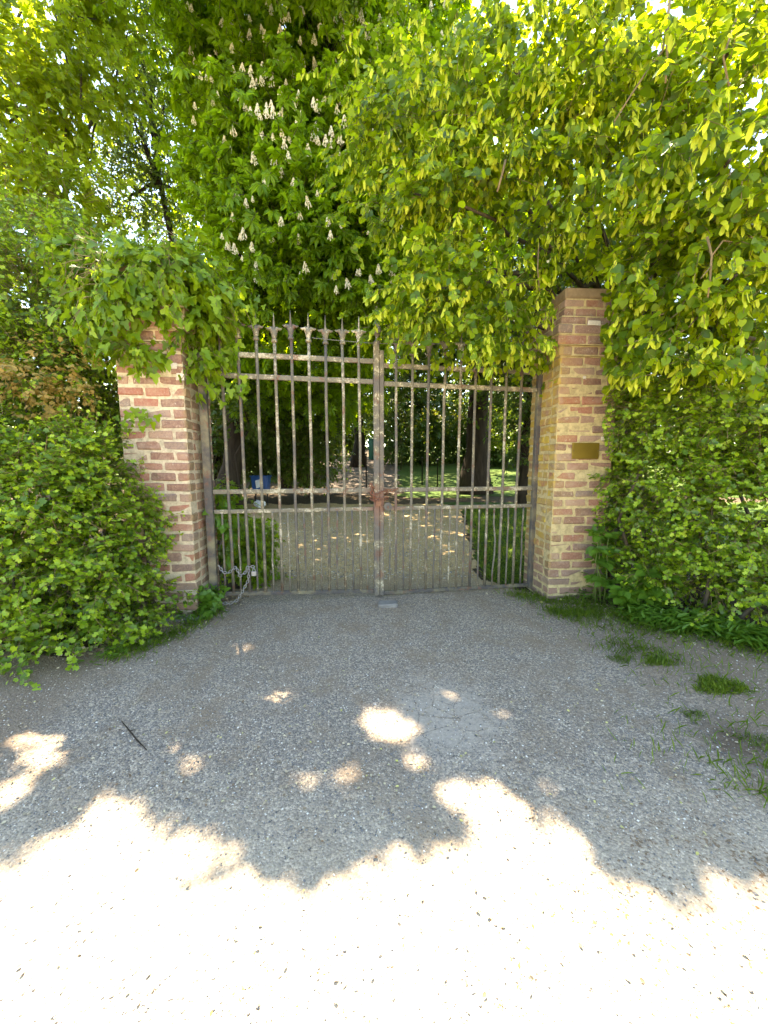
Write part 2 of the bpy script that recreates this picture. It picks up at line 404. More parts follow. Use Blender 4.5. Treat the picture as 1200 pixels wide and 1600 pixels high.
# ================================================================== GROUND
def grid(name, xs, ys, zf, mat, keep=None):
    X, Y = np.meshgrid(xs, ys); Z = zf(X, Y); V = np.stack([X, Y, Z], -1).reshape(-1, 3)
    nx, ny = len(xs), len(ys); i = np.arange(ny - 1)[:, None] * nx + np.arange(nx - 1)[None]
    Q = np.stack([i, i + 1, i + nx + 1, i + nx], -1).reshape(-1, 4)
    if keep is not None:
        c = V[Q].mean(1); Q = Q[keep(c[:, 0], c[:, 1])]
        used = np.unique(Q); mp = np.zeros(len(V), int); mp[used] = np.arange(len(used)); V = V[used]; Q = mp[Q]
    return quads(name, V, Q, mat, None, True)
def nz(x, y, s=1.0, seed=0.):
    return (np.sin(x * 2.1 * s + 1.3 + seed) * np.cos(y * 1.7 * s + .4 + seed) + np.sin(x * 4.3 * s + y * 3.1 * s + seed * 2) * .5 + np.cos(x * 7.7 * s - y * 6.1 * s + seed) * .25) / 1.75
def path_left(y): return np.interp(y, [0, 2.2, 3.0, 3.9, 5.2, 7.0, 8.4, 9.6], [-30, -1.9, -1.62, -1.28, -1.7, -2.6, -3.6, -8.0])
def path_right(y): return np.interp(y, [0, 2.2, 3.0, 3.9, 5.2, 7.0, 8.4, 9.6], [30, 2.5, 1.9, 1.02, 1.2, 1.5, 1.7, 1.3])
def gz(x, y): return terrain(x, y) + .012 * nz(x, y, 1.0) + .004 * nz(x, y, 4.0, 2)
def gravel_mat():
    t = NT('gravel'); p = t.pos()
    v1 = t.voro(p, 120, out='Color'); d1 = t.voro(p, 120); v2 = t.voro(p, 240, out='Color')
    sp = t.n('SeparateColor'); t.l(v1, sp.inputs[0]); s2 = t.n('SeparateColor'); t.l(v2, s2.inputs[0])
    c = t.ramp(sp.outputs[0], [(0, (.085, .083, .08)), (.3, (.17, .165, .16)), (.58, (.25, .24, .225)), (.76, (.36, .32, .25)), (.9, (.48, .43, .35)), (1, (.66, .61, .52))])
    cf = t.ramp(s2.outputs[1], [(0, (.10, .098, .095)), (.55, (.22, .21, .195)), (.85, (.37, .34, .28)), (1, (.58, .54, .47))])
    c = t.mix(.5, c, cf)
    big = t.noise(p, 1.3, 5, .6); mid = t.noise(p, 5, 5, .65)
    c = t.mix(t.ramp(t.math('ADD', t.math('MULTIPLY', mid, .6), t.math('MULTIPLY', big, .4)), [(.47, 0.), (.62, .7)]), c, (.22, .18, .135))                     # brownish silt
    # smoother worn concrete patch in the middle of the entrance
    vm = t.n('VectorMath', operation='DISTANCE'); mp = t.n('Mapping'); t.l(p, mp.inputs[0])
    mp.inputs['Location'].default_value = (-.30, -1.72 * .85, 0); mp.inputs['Scale'].default_value = (1.0, .85, 0)
    t.l(mp.outputs[0], vm.inputs[0]); vm.inputs[1].default_value = (0, 0, 0)
    pm = t.ramp(t.math('ADD', vm.outputs['Value'], t.math('MULTIPLY', t.noise(p, 6, 5, .7), .55)), [(.42, .8), (.60, 0.)])
    conc = t.ramp(t.noise(p, 70, 5, .7), [(.3, (.27, .26, .235)), (.7, (.40, .385, .35))])
    crack = t.voro(p, 9, 'DISTANCE_TO_EDGE'); pm = t.math('MULTIPLY', pm, t.ramp(t.math('ADD', crack, t.math('MULTIPLY', t.noise(p, 30, 4), .06)), [(.045, .15), (.075, 1.)]))
    c = t.mix(pm, c, conc)
    # earth along the edges, a dark damp hollow at the right
    vr = t.n('VectorMath', operation='DISTANCE'); t.l(p, vr.inputs[0]); g = gnd(1150, 1160); vr.inputs[1].default_value = (g[0], g[1], 0)
    hm = t.ramp(t.math('ADD', vr.outputs['Value'], t.math('MULTIPLY', mid, .3)), [(.2, .85), (.36, 0.)])
    c = t.mix(hm, c, (.075, .058, .042))
    sx = t.n('SeparateXYZ'); t.l(p, sx.inputs[0])
    em = t.ramp(t.math('ADD', t.math('DIVIDE', t.math('ABSOLUTE', sx.outputs[0]), 4), t.math('MULTIPLY', big, .12)), [(.40, 0.), (.50, .75)])
    c = t.mix(em, c, (.19, .155, .12))
    # the park path behind the gate is sandier
    pk = t.ramp(t.math('DIVIDE', sx.outputs[1], 10), [(.345, 0.), (.42, .82)])
    c = t.mix(pk, c, t.ramp(sp.outputs[1], [(0, (.26, .19, .09)), (.6, (.44, .34, .18)), (1, (.62, .52, .34))]))
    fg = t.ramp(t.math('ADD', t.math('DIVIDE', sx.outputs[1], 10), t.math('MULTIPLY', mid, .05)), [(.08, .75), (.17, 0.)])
    c = t.mix(fg, c, (.50, .455, .36))  # foreground strip painted paler, strong sunlight put into its colour
    fs = t.noise(p, 75, 3, .6); fl = t.math('ADD', fs, t.math('MULTIPLY', t.math('MULTIPLY', sx.outputs[0], .055), 1.)); fl = t.math('ADD', fl, t.math('MULTIPLY', t.math('SUBTRACT', mid, .5), .35))
    fgm = t.ramp(t.math('DIVIDE', sx.outputs[1], 10), [(.09, 1.), (.14, 0.)])
    c = t.mix(t.math('MULTIPLY', t.ramp(fl, [(.64, 0.), (.70, .9)]), fgm), c, (.115, .062, .022))
    c = t.mix(1.0, c, (1.11, .99, .88), 'MULTIPLY')
    h = t.math('SUBTRACT', 1., d1)
    h = t.math('ADD', h, t.math('MULTIPLY', t.noise(p, 300, 3), .5))
    hh = t.mix(pm, h, t.noise(p, 160, 4))
    return t.finish(t.principled(c, .93, .15, t.bump(hh, .8, .006)))
def soil_mat():
    t = NT('soil'); p = t.pos(); n = t.noise(p, 12, 6, .7); n2 = t.noise(p, 1.1, 3)
    c = t.ramp(n, [(.3, (.045, .034, .022)), (.55, (.09, .068, .045)), (.8, (.15, .115, .075))])
    return t.finish(t.principled(c, .95, .1, t.bump(n, .8, .02)))
def lawn_mat():
    t = NT('lawn'); p = t.pos(); n = t.noise(p, 40, 5, .7); n2 = t.noise(p, .8, 3)
    c = t.ramp(n, [(.3, (.028, .055, .01)), (.6, (.06, .11, .018)), (.8, (.11, .15, .03))])
    c = t.mix(t.ramp(n2, [(.45, 0.), (.7, .6)]), c, (.10, .12, .03))
    return t.finish(t.principled(c, .9, .15, t.bump(n, .9, .03)))
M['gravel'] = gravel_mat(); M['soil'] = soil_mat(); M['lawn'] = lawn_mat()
def far(v0, v1, n, p=1.6):
    u = np.linspace(-1, 1, n); return np.sign(u) * np.abs(u) ** p * v1
xs = np.unique(np.concatenate([np.linspace(-4, 4, 100), np.linspace(-12, 12, 40), [-120, -80, -50, -30, -20, 20, 30, 50, 80, 120]]))
ys = np.unique(np.concatenate([np.linspace(-2, 5, 90), np.linspace(5, 36, 70), [-120, -80, -50, -30, -15, -8, -4, 45, 60, 90, 130]]))
tag(grid('ground', xs, ys, lambda x, y: gz(x, y) - .02, M['soil']), kind='structure')
xs2 = np.linspace(-8, 8, 260); ys2 = np.concatenate([np.linspace(-14, -1, 40), np.linspace(-.9, 9.8, 240)])
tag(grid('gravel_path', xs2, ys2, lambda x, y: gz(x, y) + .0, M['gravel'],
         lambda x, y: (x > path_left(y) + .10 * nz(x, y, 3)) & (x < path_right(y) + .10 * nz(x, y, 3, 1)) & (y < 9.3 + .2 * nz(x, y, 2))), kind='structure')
tag(grid('lawn', np.linspace(-16, 18, 130), np.linspace(3.75, 36, 150), lambda x, y: gz(x, y) - .008, M['lawn'],
         lambda x, y: ((x > path_right(np.minimum(y, 9.5)) + .08 + .1 * nz(x, y, 3)) & (y < 9.6)) | ((y > 10.6 + .3 * nz(x, y, 1)) & (x > .45 + .3 * nz(x, y, 1.2))) | ((y > 14) & (x < -4))), kind='structure')
M['footpath'] = plain('footpath_earth', (.115, .088, .068), .95, .25, 9, .5)
tag(grid('footpath', np.linspace(-4.2, 1.4, 60), np.linspace(10.6, 24, 90), lambda x, y: gz(x, y) + .004, M['footpath'],
         lambda x, y: (x > -1.9 - (y - 12) * .14 + .15 * nz(x, y, 1.5)) & (x < .45 + (y - 12) * .03 + .15 * nz(x, y, 2)) & (y > 11 + .2 * nz(x, y, 2))), kind='structure')
# loose stones, litter
def cubes(name, P, S, mat, rng, flat=.6):
    n = len(P); c = np.array([(x, y, z) for x in (-1, 1) for y in (-1, 1) for z in (-1, 1)], float)
    A = rng.normal(size=(n, 3, 3)); u = unit(A[:, 0]); v = unit(np.cross(u, A[:, 1])); w = np.cross(u, v)
    s = S[:, None] * rng.uniform(.5, 1.1, (n, 3))
    cc = c[None] * rng.uniform(.55, 1.05, (n, 8, 1))
    V = cc[:, :, 0:1] * (u * s[:, :1])[:, None] + cc[:, :, 1:2] * (v * s[:, 1:2])[:, None] + cc[:, :, 2:3] * (w * s[:, 2:])[:, None]
    V[:, :, 2] *= flat; V += P[:, None]
    Q = np.array([(0, 1, 3, 2), (4, 6, 7, 5), (0, 4, 5, 1), (2, 3, 7, 6), (0, 2, 6, 4), (1, 5, 7, 3)])
    return quads(name, V.reshape(-1, 3), (Q[None] + (np.arange(n) * 8)[:, None, None]).reshape(-1, 4), mat, None, True)
t = NT('pebble'); rnd = t.n('NewGeometry').outputs['Random Per Island']
M['stones'] = t.finish(t.principled(t.ramp(rnd, [(0, (.10, .10, .10)), (.35, (.21, .205, .2)), (.55, (.30, .27, .22)), (.75, (.45, .40, .32)), (.9, (.6, .55, .46)), (1, (.75, .72, .66))]), .85, .25))
def ground_pts(rng, n, ymax=4.2, k=1.6):
    y = .5 + (ymax - .5) * rng.random(n) ** k; x = rng.uniform(-1, 1, n) * (y * 1.05 + .3)
    q = (x > path_left(y) + .05) & (x < path_right(y) - .02); return x[q], y[q]
rng = np.random.default_rng(21)
x, y = ground_pts(rng, 52000); q = (y > 1.1) | (rng.random(len(y)) < .4); x, y = x[q], y[q]
y2 = rng.uniform(4.0, 8.6, 12000); x2 = rng.uniform(-2.2, 1.6, 12000); q = (x2 > path_left(y2) + .05) & (x2 < path_right(y2) - .05); x = np.concatenate([x, x2[q]]); y = np.concatenate([y, y2[q]])
tag(cubes('gravel', np.stack([x, y, gz(x, y) + .001], -1), np.where(y > 3.9, .0058, .0021) * rng.lognormal(0, .4, len(x)).clip(.4, 2.0), M['stones'], rng), 'loose grey and cream gravel strewn over the entrance', 'gravel', kind='stuff')
x, y = ground_pts(rng, 5200, 4.2, 1.2); q = (y > 1.15) | (rng.random(len(y)) < .3); x, y = x[q], y[q]; lv = Leaves()
n = len(x); lv.add(np.stack([x, y, gz(x, y) + .007], -1), np.concatenate([rng.normal(size=(n, 2)), rng.normal(size=(n, 1)) * .1], 1), np.array([0, 0, 1.]) + rng.normal(size=(n, 3)) * .3, rng.uniform(.006, .015, n))
y = 1.6 + 1.9 * rng.random(2600); e = rng.random(2600) < .5
x = np.where(e, path_left(y) + np.abs(rng.normal(0, .16, 2600)) - .05, path_right(y) - np.abs(rng.normal(0, .22, 2600)) + .05); n = len(x)
lv.add(np.stack([x, y, gz(x, y) + .008], -1), np.concatenate([rng.normal(size=(n, 2)), rng.normal(size=(n, 1)) * .2], 1), np.array([0, 0, 1.]) + rng.normal(size=(n, 3)) * .4, rng.uniform(.010, .032, n))
tag(lv.build('leaf_litter', 'simple', M['straw'], None), 'dry bud scales and leaf scraps scattered on gravel', 'leaf litter', kind='stuff')

# ================================================================== GATE
PL = np.array([-1.43, 3.12]); PR = np.array([1.42, 3.62])
GU = np.append((PR - PL) / np.linalg.norm(PR - PL), 0); GN = np.array([GU[1], -GU[0], 0])   # GN towards the camera
UZ = np.array([0, 0, 1.])
def gp(px, py):
    d = ray(px, py); q = np.append(PL, 0) - CAM; s = (q @ GN) / (d @ GN); return CAM + d * s
def gu(px, py): return (gp(px, py) - np.append(PL, 0)) @ GU
def gw(u, z, n=0.0): return np.append(PL, 0) + GU * u + UZ * z + GN * n
lock = gw(gu(597, 785), .86)
M['iron'] = iron_mat('weathered_iron', (.08, .075, .069), .625); M['iron_mid'] = iron_mat('weathered_iron_rusty', (.09, .083, .076), fleck=.61, rust_at=tuple(lock))
M['iron_pale'] = iron_mat('weathered_iron_pale', (.115, .107, .086), .59, tuple(lock)); M['iron_dark'] = iron_mat('weathered_iron_dark', (.06, .056, .055), .68)
M['rust'] = iron_mat('rusty_iron', (.12, .06, .045), .75, None, .85)
U_C = gu(592, 760)
zt = gp(480, 560)[2]; zs = gp(480, 591)[2]; zm = gp(480, 767)[2]; zl = gp(480, 797)[2]
def finial(parent, u, z, mat):
    b = MB(); p = gw(u, z)
    b.lathe(p, [(-.004, .016), (.0, .024), (.016, .024), (.02, .016), (.035, .018), (.075, .027), (.09, .024), (.10, .014), (.125, .009), (.165, .006), (.222, .0015)], 8)
    for s in (-1, 1):
        b.tube([p + UZ * .075 + GU * s * .010, p + UZ * .105 + GU * s * .026, p + UZ * .098 + GU * s * .046, p + UZ * .106 + GU * s * .062], [.019, .016, .011, .004], 6)
    b.build('finial', mat, parent, True)
def bar(parent, name, u0, z0, z1, mat, r, lean=0., rr=None, bend=None):
    b = MB(); n = 6; pts = []
    for i in range(n):
        t = i / (n - 1); z = z0 + (z1 - z0) * t
        du = lean * (t - .5) + (rr.normal() * .0022 if rr is not None else 0)
        if bend and i in (2, 3): du += bend
        pts.append(gw(u0 + du, z, (rr.normal() * .002 if rr is not None else 0)))
    b.tube(pts, r, 6, phase=.5); return b.build(name, mat, parent, True)
def rail(parent, u0, u1, z0, z1, hh, dd, mat, n=-.004):
    b = MB(); a = gw(u0, z0, n); c = gw(u1, z1, n); m = 7
    for i in range(m):
        p = a + (c - a) * i / m; q = a + (c - a) * (i + 1) / m
    b.box((a + c) / 2, (c - a) / 2, GN * dd / 2, UZ * hh / 2)
    o = b.build('rail', mat, parent, False, .004); return o
rg = np.random.default_rng(5)
BL = [356.5, 382.7, 409.3, 436.5, 461.3, 487.5, 512.8, 538.1, 562.7]
BRt = [618.7, 642.7, 667.2, 691.5, 715.5, 738.1, 762.1, 784.8, 807.2]
zb_l0 = gp(340, 928)[2]; zb_l1 = gp(580, 924)[2]; zb_r0 = gp(605, 926)[2]; zb_r1 = gp(825, 914)[2]
def leaf_gate(side):
    left = side < 0
    ub = [gu(x, 765) for x in (BL if left else BRt)]
    u0, u1 = (gu(326, 770), U_C) if left else (U_C, gu(836, 770))
    zb0, zb1 = (zb_l0, zb_l1) if left else (zb_r0, zb_r1)
    th = thing('gate_leaf', 'weathered grey iron gate leaf with bare spear finials, hinged on the ivy covered pillar' if left else
               'weathered iron gate leaf under hanging linden leaves, hinged on the pillar with plaque', 'gate', gw((u0 + u1) / 2, 0), 'two leaves of the iron gate')
    zbot = lambda u: zb0 + (zb1 - zb0) * (u - u0) / (u1 - u0)
    ztop = lambda u: zt if left else zt - .02
    # hinge stile and meeting stile
    b = MB(); uh = u0 if left else u1
    b.box(gw(uh, (zbot(uh) - .03 + zs + .16) / 2, -.0), GU * .031, GN * .024, UZ * (zs + .16 - zbot(uh) + .03) / 2); b.build('hinge_stile', M['iron_dark'], th, False, .005)
    b = MB()
    if left:
        zc = gp(590, 535)[2]
        b.box(gw(U_C - .022, zc / 2 + .012, .006), GU * .024, GN * .022, UZ * (zc / 2 - .012)); o = b.build('meeting_stile', M['iron_mid'], th, False, .005)
        b = MB(); p = gw(U_C - .012, zc)
        b.lathe(p, [(-.004, .02), (.0, .03), (.008, .03), (.012, .016), (.05, .015), (.058, .024), (.066, .042), (.085, .042), (.10, .034), (.14, .024), (.17, .012), (.188, .002)], 10); b.build('finial', M['iron_mid'], o, True)
    else:
        zc = gp(598, 548)[2]
        b.box(gw(U_C + .023, zc / 2 + .01, .0), GU * .0195, GN * .02, UZ * (zc / 2 - .01)); b.build('meeting_stile', M['iron_mid'], th, False, .005)
    ia, ib = (u0 + .031, U_C - .046) if left else (U_C + .0425, u1 - .031)
    ztl = zt + (.006 if left else -.028); zsl = zs + (0 if left else -.02)
    rail(th, ia if not left else gu(370, 553), ib, ztl, ztl - .004, .040, .020, M['iron_pale'])
    rail(th, ia, ib, zsl, zsl - .008, .040, .020, M['iron_pale'])
    rail(th, ia, ib, zm, zm, .038, .020, M['iron_pale']); rail(th, ia, ib, zl, zl, .034, .020, M['iron_pale'])
    rail(th, ia, ib, zbot(ia), zbot(ib), .035, .018, M['iron_dark'])
    for i, u in enumerate(ub):
        zf = (gp(480, 534)[2] if left else zt + .075) + rg.normal() * .008
        first = (left and i == 0)
        top = zf if not first else zs + .3
        mat = [M['iron'], M['iron_pale'], M['iron_mid']][[0, 0, 0, 1, 0, 1, 0, 1, 1][i] if left else [2, 1, 0, 1, 1, 0, 0, 1, 0][i]]
        o = bar(th, 'bar', u, zbot(u) + .01, top, mat, .0130, rg.normal() * .006, rg)
        finial(o, u, top, mat)
    us = [ia] + ub + [ib]
    for i in range(len(us) - 1):
        u = (us[i] + us[i + 1]) / 2
        mat = M['iron'] if rg.random() < .6 else M['iron_pale']
        top = zl - .01
        bend = None
        if not left and i == 7: bend = .018
        bar(th, 'dog_bar', u, zbot(u) + .01, top, mat, .0085, rg.normal() * .008, rg, bend)
    return th
GL = leaf_gate(-1); GR = leaf_gate(1)
# lock plate, rusty chain round the middle
th = thing('gate_lock', 'round rusted lock plate on the middle of the gate below the rusty chain', 'lock', gw(U_C + .065, zl))
b = MB(); c = gw(U_C + .072, zl + .022, .032)
vs = []
for n_ in (0, .02):
    for k in range(14): vs.append(c + GN * n_ + .037 * (math.cos(2 * PI * k / 14) * GU + math.sin(2 * PI * k / 14) * UZ))
b.add(vs, [tuple(range(14)), tuple(range(14, 28))] + [(k, (k + 1) % 14, 14 + (k + 1) % 14, 14 + k) for k in range(14)])
b.build('lock_plate', M['iron'], th, False, .003)
b = MB(); b.box(c + GN * .024 - UZ * .004, GU * .004, GN * .006, UZ * .010); b.build('keyhole_cover', M['rust'], th, False, .001)
def chain(b, pts, link=.034, r=.004, w=.011):
    pts = np.array(pts); seg = np.linalg.norm(np.diff(pts, axis=0), axis=1); s = np.concatenate([[0], np.cumsum(seg)])
    n = max(2, int(s[-1] / (link * .72)))
    for i in range(n):
        t0 = s[-1] * (i + .5) / n
        p = np.array([np.interp(t0, s, pts[:, k]) for k in range(3)]); q = np.array([np.interp(min(s[-1], t0 + .01), s, pts[:, k]) for k in range(3)]) - np.array([np.interp(max(0, t0 - .01), s, pts[:, k]) for k in range(3)])
        d = unit(q); a = unit(np.cross(d, GN + .2 * UZ)); c_ = np.cross(d, a); e = a if i % 2 else c_
        ring = [p + d * link / 2 * math.cos(f) * (1.0) + e * w * math.sin(f) for f in np.linspace(0, 2 * PI, 9)[:-1]]
        b.tube(ring, r, 5, True)
th = thing('rusty_chain', 'rust red chain wound round the two middle stiles of the gate', 'chain', gw(U_C, zm))
b = MB()
for dz, ph in ((0.0, 0), (-.055, .5)):
    pts = [gw(U_C + .075 * math.cos(f), zm - .02 + dz + .018 * math.sin(2 * f + ph), .042 * math.sin(f) + .012) for f in np.linspace(0, 2 * PI, 20)]
    chain(b, pts, .034, .0036, .010)
chain(b, [gw(U_C + .06, zm + .01, .03), gw(U_C + .12, zm - .004, .03), gw(U_C + .16, zm + .012, .02)], .04, .005, .013)
chain(b, [gw(U_C - .05, zm + .02, .03), gw(U_C - .075, zm + .05, .03), gw(U_C - .06, zm - .04, .035), gw(U_C - .03, zm - .09, .035)], .04, .005, .013)
b.build('chain_links', M['rust'], th, True)
b = MB(); b.box(gw(U_C - .012, zm - .115, .046), GU * .024, GN * .010, UZ * .022); b.tube([gw(U_C - .012 + .016 * math.cos(f), zm - .095 + .03 * math.sin(f), .046) for f in np.linspace(0, PI, 8)], .004, 6)
b.build('padlock', M['rust'], th, False)
th = thing('steel_chain', 'grey steel chain draped loosely on the lowest bars beside the left pillar', 'chain', gw(.1, .15))
b = MB()
P2 = lambda px, py, n=.03: gp(px, py) + GN * n
chain(b, [P2(343, 882), P2(350, 893), P2(358, 894), P2(370, 884), P2(376, 898), P2(384, 893), P2(388, 884), P2(398, 884)], .032, .0036, .010)
chain(b, [P2(390, 884), P2(389, 905), P2(380, 922), P2(372, 936), P2(360, 941), P2(346, 940)], .032, .0036, .010)
b.build('chain_links', M['galv'], th, True)
b = MB(); c = P2(398, 894, .04); b.box(c, GU * .020, GN * .010, UZ * .020); b.tube([c + UZ * .018 + GU * .013 * math.cos(f) + UZ * .024 * math.sin(f) for f in np.linspace(0, PI, 8)], .0035, 6); b.build('padlock', M['galv'], th, False, .002)
b = MB(); a0 = gw(U_C - .5, gp(480, 533)[2], .02); pts = [gw(U_C - .55 + 1.1 * i / 9, gp(560, 533)[2] - .02 * math.sin(PI * i / 9) + .01 * (i / 9), .02) for i in range(10)]
b.tube(pts, .002, 4); tag(b.build('wire', M['galv'], None), 'thin grey wire strung across the gate just below the middle finial', 'wire')
# stop stone
b = MB(); c = gnd(606, 948); b.box(c + np.array([0, .02, .012]), (.085, .01, 0), (0, .055, 0), (0, 0, .022))
tag(b.build('stop_stone', M['kerbstone'], None, False, .012, .003), 'low worn grey stone set in gravel under the middle stile', 'stone')

# ================================================================== PILLARS
def pillar(c0, W, D, yaw, label, bm_, mm, seed, plaque):
    """c0: front corner nearest the gate at ground, sx: direction of width"""
    rr = np.random.default_rng(seed)
    ux = np.array([math.cos(yaw), math.sin(yaw), 0]); uy = np.array([-math.sin(yaw), math.cos(yaw), 0])
    cen = np.array(c0) + uy * D / 2
    th = thing('brick_pillar', label, 'pillar', cen, 'brick gate pillars')
    pitch = .0785; bl = .205; j = .0135; bh = pitch - j
    steps = [0.0] * 27 + [.022, .05, .058, .012, -.03, -.045]
    zc = 0.0
    b = MB(); cap = MB(); core = MB(); capcore = MB(); fl = MB()
    for i, s in enumerate(steps):
        z = -.03 + i * pitch + bh / 2; w = W / 2 + s; d = D / 2 + s; tgt = b if i < 27 else cap
        def put(c, half_l, along, across, depth=.05, surf=0):
            o = rr.normal() * .0024
            a = rr.normal() * .012
            al = along * math.cos(a) + across * math.sin(a)
            tgt.box(cen + c + across * o + UZ * (z + rr.normal() * .0012), al * (half_l + rr.normal() * .002), across * depth, UZ * (bh / 2 + rr.normal() * .0012))
        for sgn in (-1, 1):          # front and back rows
            lens = [.5, 1, 1] if (i + (sgn > 0)) % 2 else [1, 1, .5]
            tot = 2 * w; ls = np.array(lens); full = (tot - 2 * j) / 2.5; x0 = -w
            for q in ls:
                L = full * q; put(ux * (x0 + L / 2) + uy * sgn * (d - .05), L / 2, ux, uy * 1.0); x0 += L + j
        for sgn in (-1, 1):
            in0 = -d + .1 + j; tot = 2 * (d - .1 - j); lens = [1, .5] if (i % 2) else [.5, 1]
            full = (tot - j) / 1.5; y0 = in0
            for q in lens:
                L = full * q; put(ux * sgn * (w - .05) + uy * (y0 + L / 2), L / 2, uy, ux); y0 += L + j
        tg = core if i < 27 else capcore
        if i >= 27:
            tg.box(cen + UZ * (-.03 + i * pitch - j / 2 + pitch / 2), ux * (w - .005), uy * (d - .005), UZ * (pitch / 2))
    core.box(cen + UZ * (-.1 + (27 * pitch - .03 + .1) / 2 - j / 2 * 0), ux * (W / 2 - .0045), uy * (D / 2 - .0045), UZ * ((27 * pitch - .03 + .1) / 2))
    sh = b.build('shaft', bm_, th, False, .009, .0030, seed); core.build('mortar', mm, sh)
    cp = cap.build('capital', bm_, th, False, .007, .0016, seed + 1); capcore.build('mortar', mm, cp)
    ztop = -.03 + len(steps) * pitch
    st = MB(); st.box(cen + UZ * (ztop + .035), ux * (W / 2 - .035), uy * (D / 2 - .035), UZ * .04); st.build('cap_stone', M['capstone'], th, False, .014, .003, seed)
    # whitewash drips on the capital ledge
    for k in range(5):
        zz = -.03 + 30 * pitch - .004 + rr.normal() * .004; s = rr.uniform(-.2, .2)
    if plaque:
        pb = MB(); a = at(893, 692, c0[1]); e = at(935, 717, c0[1])
        cc = (a + e) / 2; pc = cen - uy * (D / 2 + .006); pc = pc + ux * ((cc - pc) @ ux); pc[2] = cc[2]
        pb.box(pc, ux * abs(e[0] - a[0]) / 2, uy * .007, UZ * abs(a[2] - e[2]) / 2); pq = pb.build('plaque', M['brass'], th, False, .0025)
        pq['label'] = 'blank brass plaque'
        sb = MB()
        for q in (-1, 1): sb.box(pc + ux * q * (abs(e[0] - a[0]) / 2 - .012) - uy * .008, ux * .0035, uy * .002, UZ * .0035)
        sb.build('screws', M['iron_dark'], pq, False, .001)
    # whitewash remains on single bricks
    wb = MB(); n_ = 0
    for (px, py, wp, hp) in ([(268, 571, 15, 9), (280, 588, 12, 11)] if not plaque else [(922, 509, 20, 7), (913, 590, 5, 5), (868, 598, 12, 8), (865, 640, 8, 8), (947, 685, 14, 5)]):
        a = at(px, py, c0[1]); dep = (a - CAM) @ FWD
        pc = cen - uy * (D / 2 + (.058 if py < 530 and plaque else 0.) + .0005); pc = pc + ux * ((a - pc) @ ux); pc[2] = a[2]
        if abs((pc - cen) @ ux) > W / 2 - .02: continue
        wb.box(pc, ux * wp * dep / F / 2, uy * .0045, UZ * hp * dep / F / 2)
    if wb.v: wb.build('whitewash', M['whitewash'], sh, False, .004, .003, 3)
    return th
W = .51; YAW = math.radians(4)
cl = gnd(310, 962); cr = gnd(855, 937)
WL = .475
PILL = pillar(cl + np.array([-WL / 2 * math.cos(YAW), -WL / 2 * math.sin(YAW), 0]), WL, W, YAW, 'ivy topped red brick pillar behind the left hedge', M['brick_left'], M['mortar_left'], 3, False)
PILR = pillar(cr + np.array([W / 2 * math.cos(YAW), W / 2 * math.sin(YAW), 0]), W, W, YAW, 'brick pillar with yellow lichen and a brass plaque beside the right hedge', M['brick_right'], M['mortar_right'], 9, True)
b = MB(); c = gnd(285, 968); b.box(c + np.array([0, -.01, .0]), (.12, .03, 0), (-.02, .05, 0), (0, 0, .03))
tag(b.build('footing_stone', M['kerbstone'], None, False, .012, .004), 'flat grey stone half buried at the foot of the left pillar', 'stone')

EDGE = np.array(sorted([tuple(gnd(*p)[:2]) for p in [(-900, 1340), (-100, 1335), (0, 1330), (80, 1312), (130, 1235), (170, 1215), (235, 1228), (262, 1290), (285, 1350), (318, 1425), (352, 1375), (400, 1350), (465, 1352), (515, 1435), (548, 1330), (575, 1305), (615, 1300), (655, 1325), (690, 1290), (740, 1268), (800, 1255), (900, 1268), (960, 1300), (1050, 1335), (1200, 1365), (2000, 1380)]]))
HOLES = [(gnd(600, 1135), .10, .05), (gnd(598, 1108), .06, .03), (gnd(652, 1186), .035, .03), (gnd(536, 1210), .022, .018), (gnd(722, 1232), .07, .03), (gnd(770, 1240), .05, .022), (gnd(55, 1165), .10, .06), (gnd(75, 1185), .06, .035), (gnd(700, 1085), .03, .012), (gnd(325, 1325), .04, .025), (gnd(372, 1016), .05, .02), (gnd(440, 1085), .03, .012), (gnd(300, 1195), .04, .02), (gnd(270, 1170), .03, .02), (gnd(860, 1225), .05, .018), (gnd(410, 1090), .025, .012), (gnd(20, 1245), .05, .03), (gnd(460, 1215), .02, .02), (gnd(780, 1115), .04, .012)]
STRIPS = [(gnd(900, 1262), gnd(968, 1345), .022), (gnd(950, 1290), gnd(1036, 1370), .024)]
def edge_y(x): return np.interp(x, EDGE[:, 0], EDGE[:, 1]) + .022 * np.sin(x * 23) + .016 * np.sin(x * 41 + 1) + .012 * np.sin(x * 67)
def shadow(P): return (P - SUN[None] * (P[:, 2:3] / SUN[2]))[:, :2]
def lit(P, m=.0):
    """points whose shadow would fall on the sunlit part of the entrance"""
    q = shadow(P)
    a = (np.abs(q[:, 0]) < 2.1) & (q[:, 1] < edge_y(q[:, 0]) + m)
    for p, e, w in STRIPS:
        d = (e - p)[:2]; t_ = np.clip(((q - p[:2]) @ d) / (d @ d), 0, 1); a &= np.linalg.norm(q - p[:2] - t_[:, None] * d, axis=1) > w
    return a
def fleck(P, g=.012):
    q = shadow(P); a = np.zeros(len(P), bool)
    for c, rx, ry in HOLES:
        f = .16 * np.sin(np.arctan2(q[:, 1] - c[1], q[:, 0] - c[0]) * 3 + c[0] * 9)
        a |= ((q[:, 0] - c[0]) / (rx + g)) ** 2 + ((q[:, 1] - c[1]) / (ry + g)) ** 2 < (1 + f) ** 2
    return a
def window(P):
    px, py, dp = proj(P)
    n = np.sin(px * .09) * 9 + np.sin(py * .13) * 8
    return ((px > 862 + n) & (px < 945 + n) & (py > 432 + n * .5) & (py < 640) & (dp < 3.75)) | ((px > 880) & (px < 944 + n * .4) & (py > 600) & (py < 740) & (dp < 3.7))
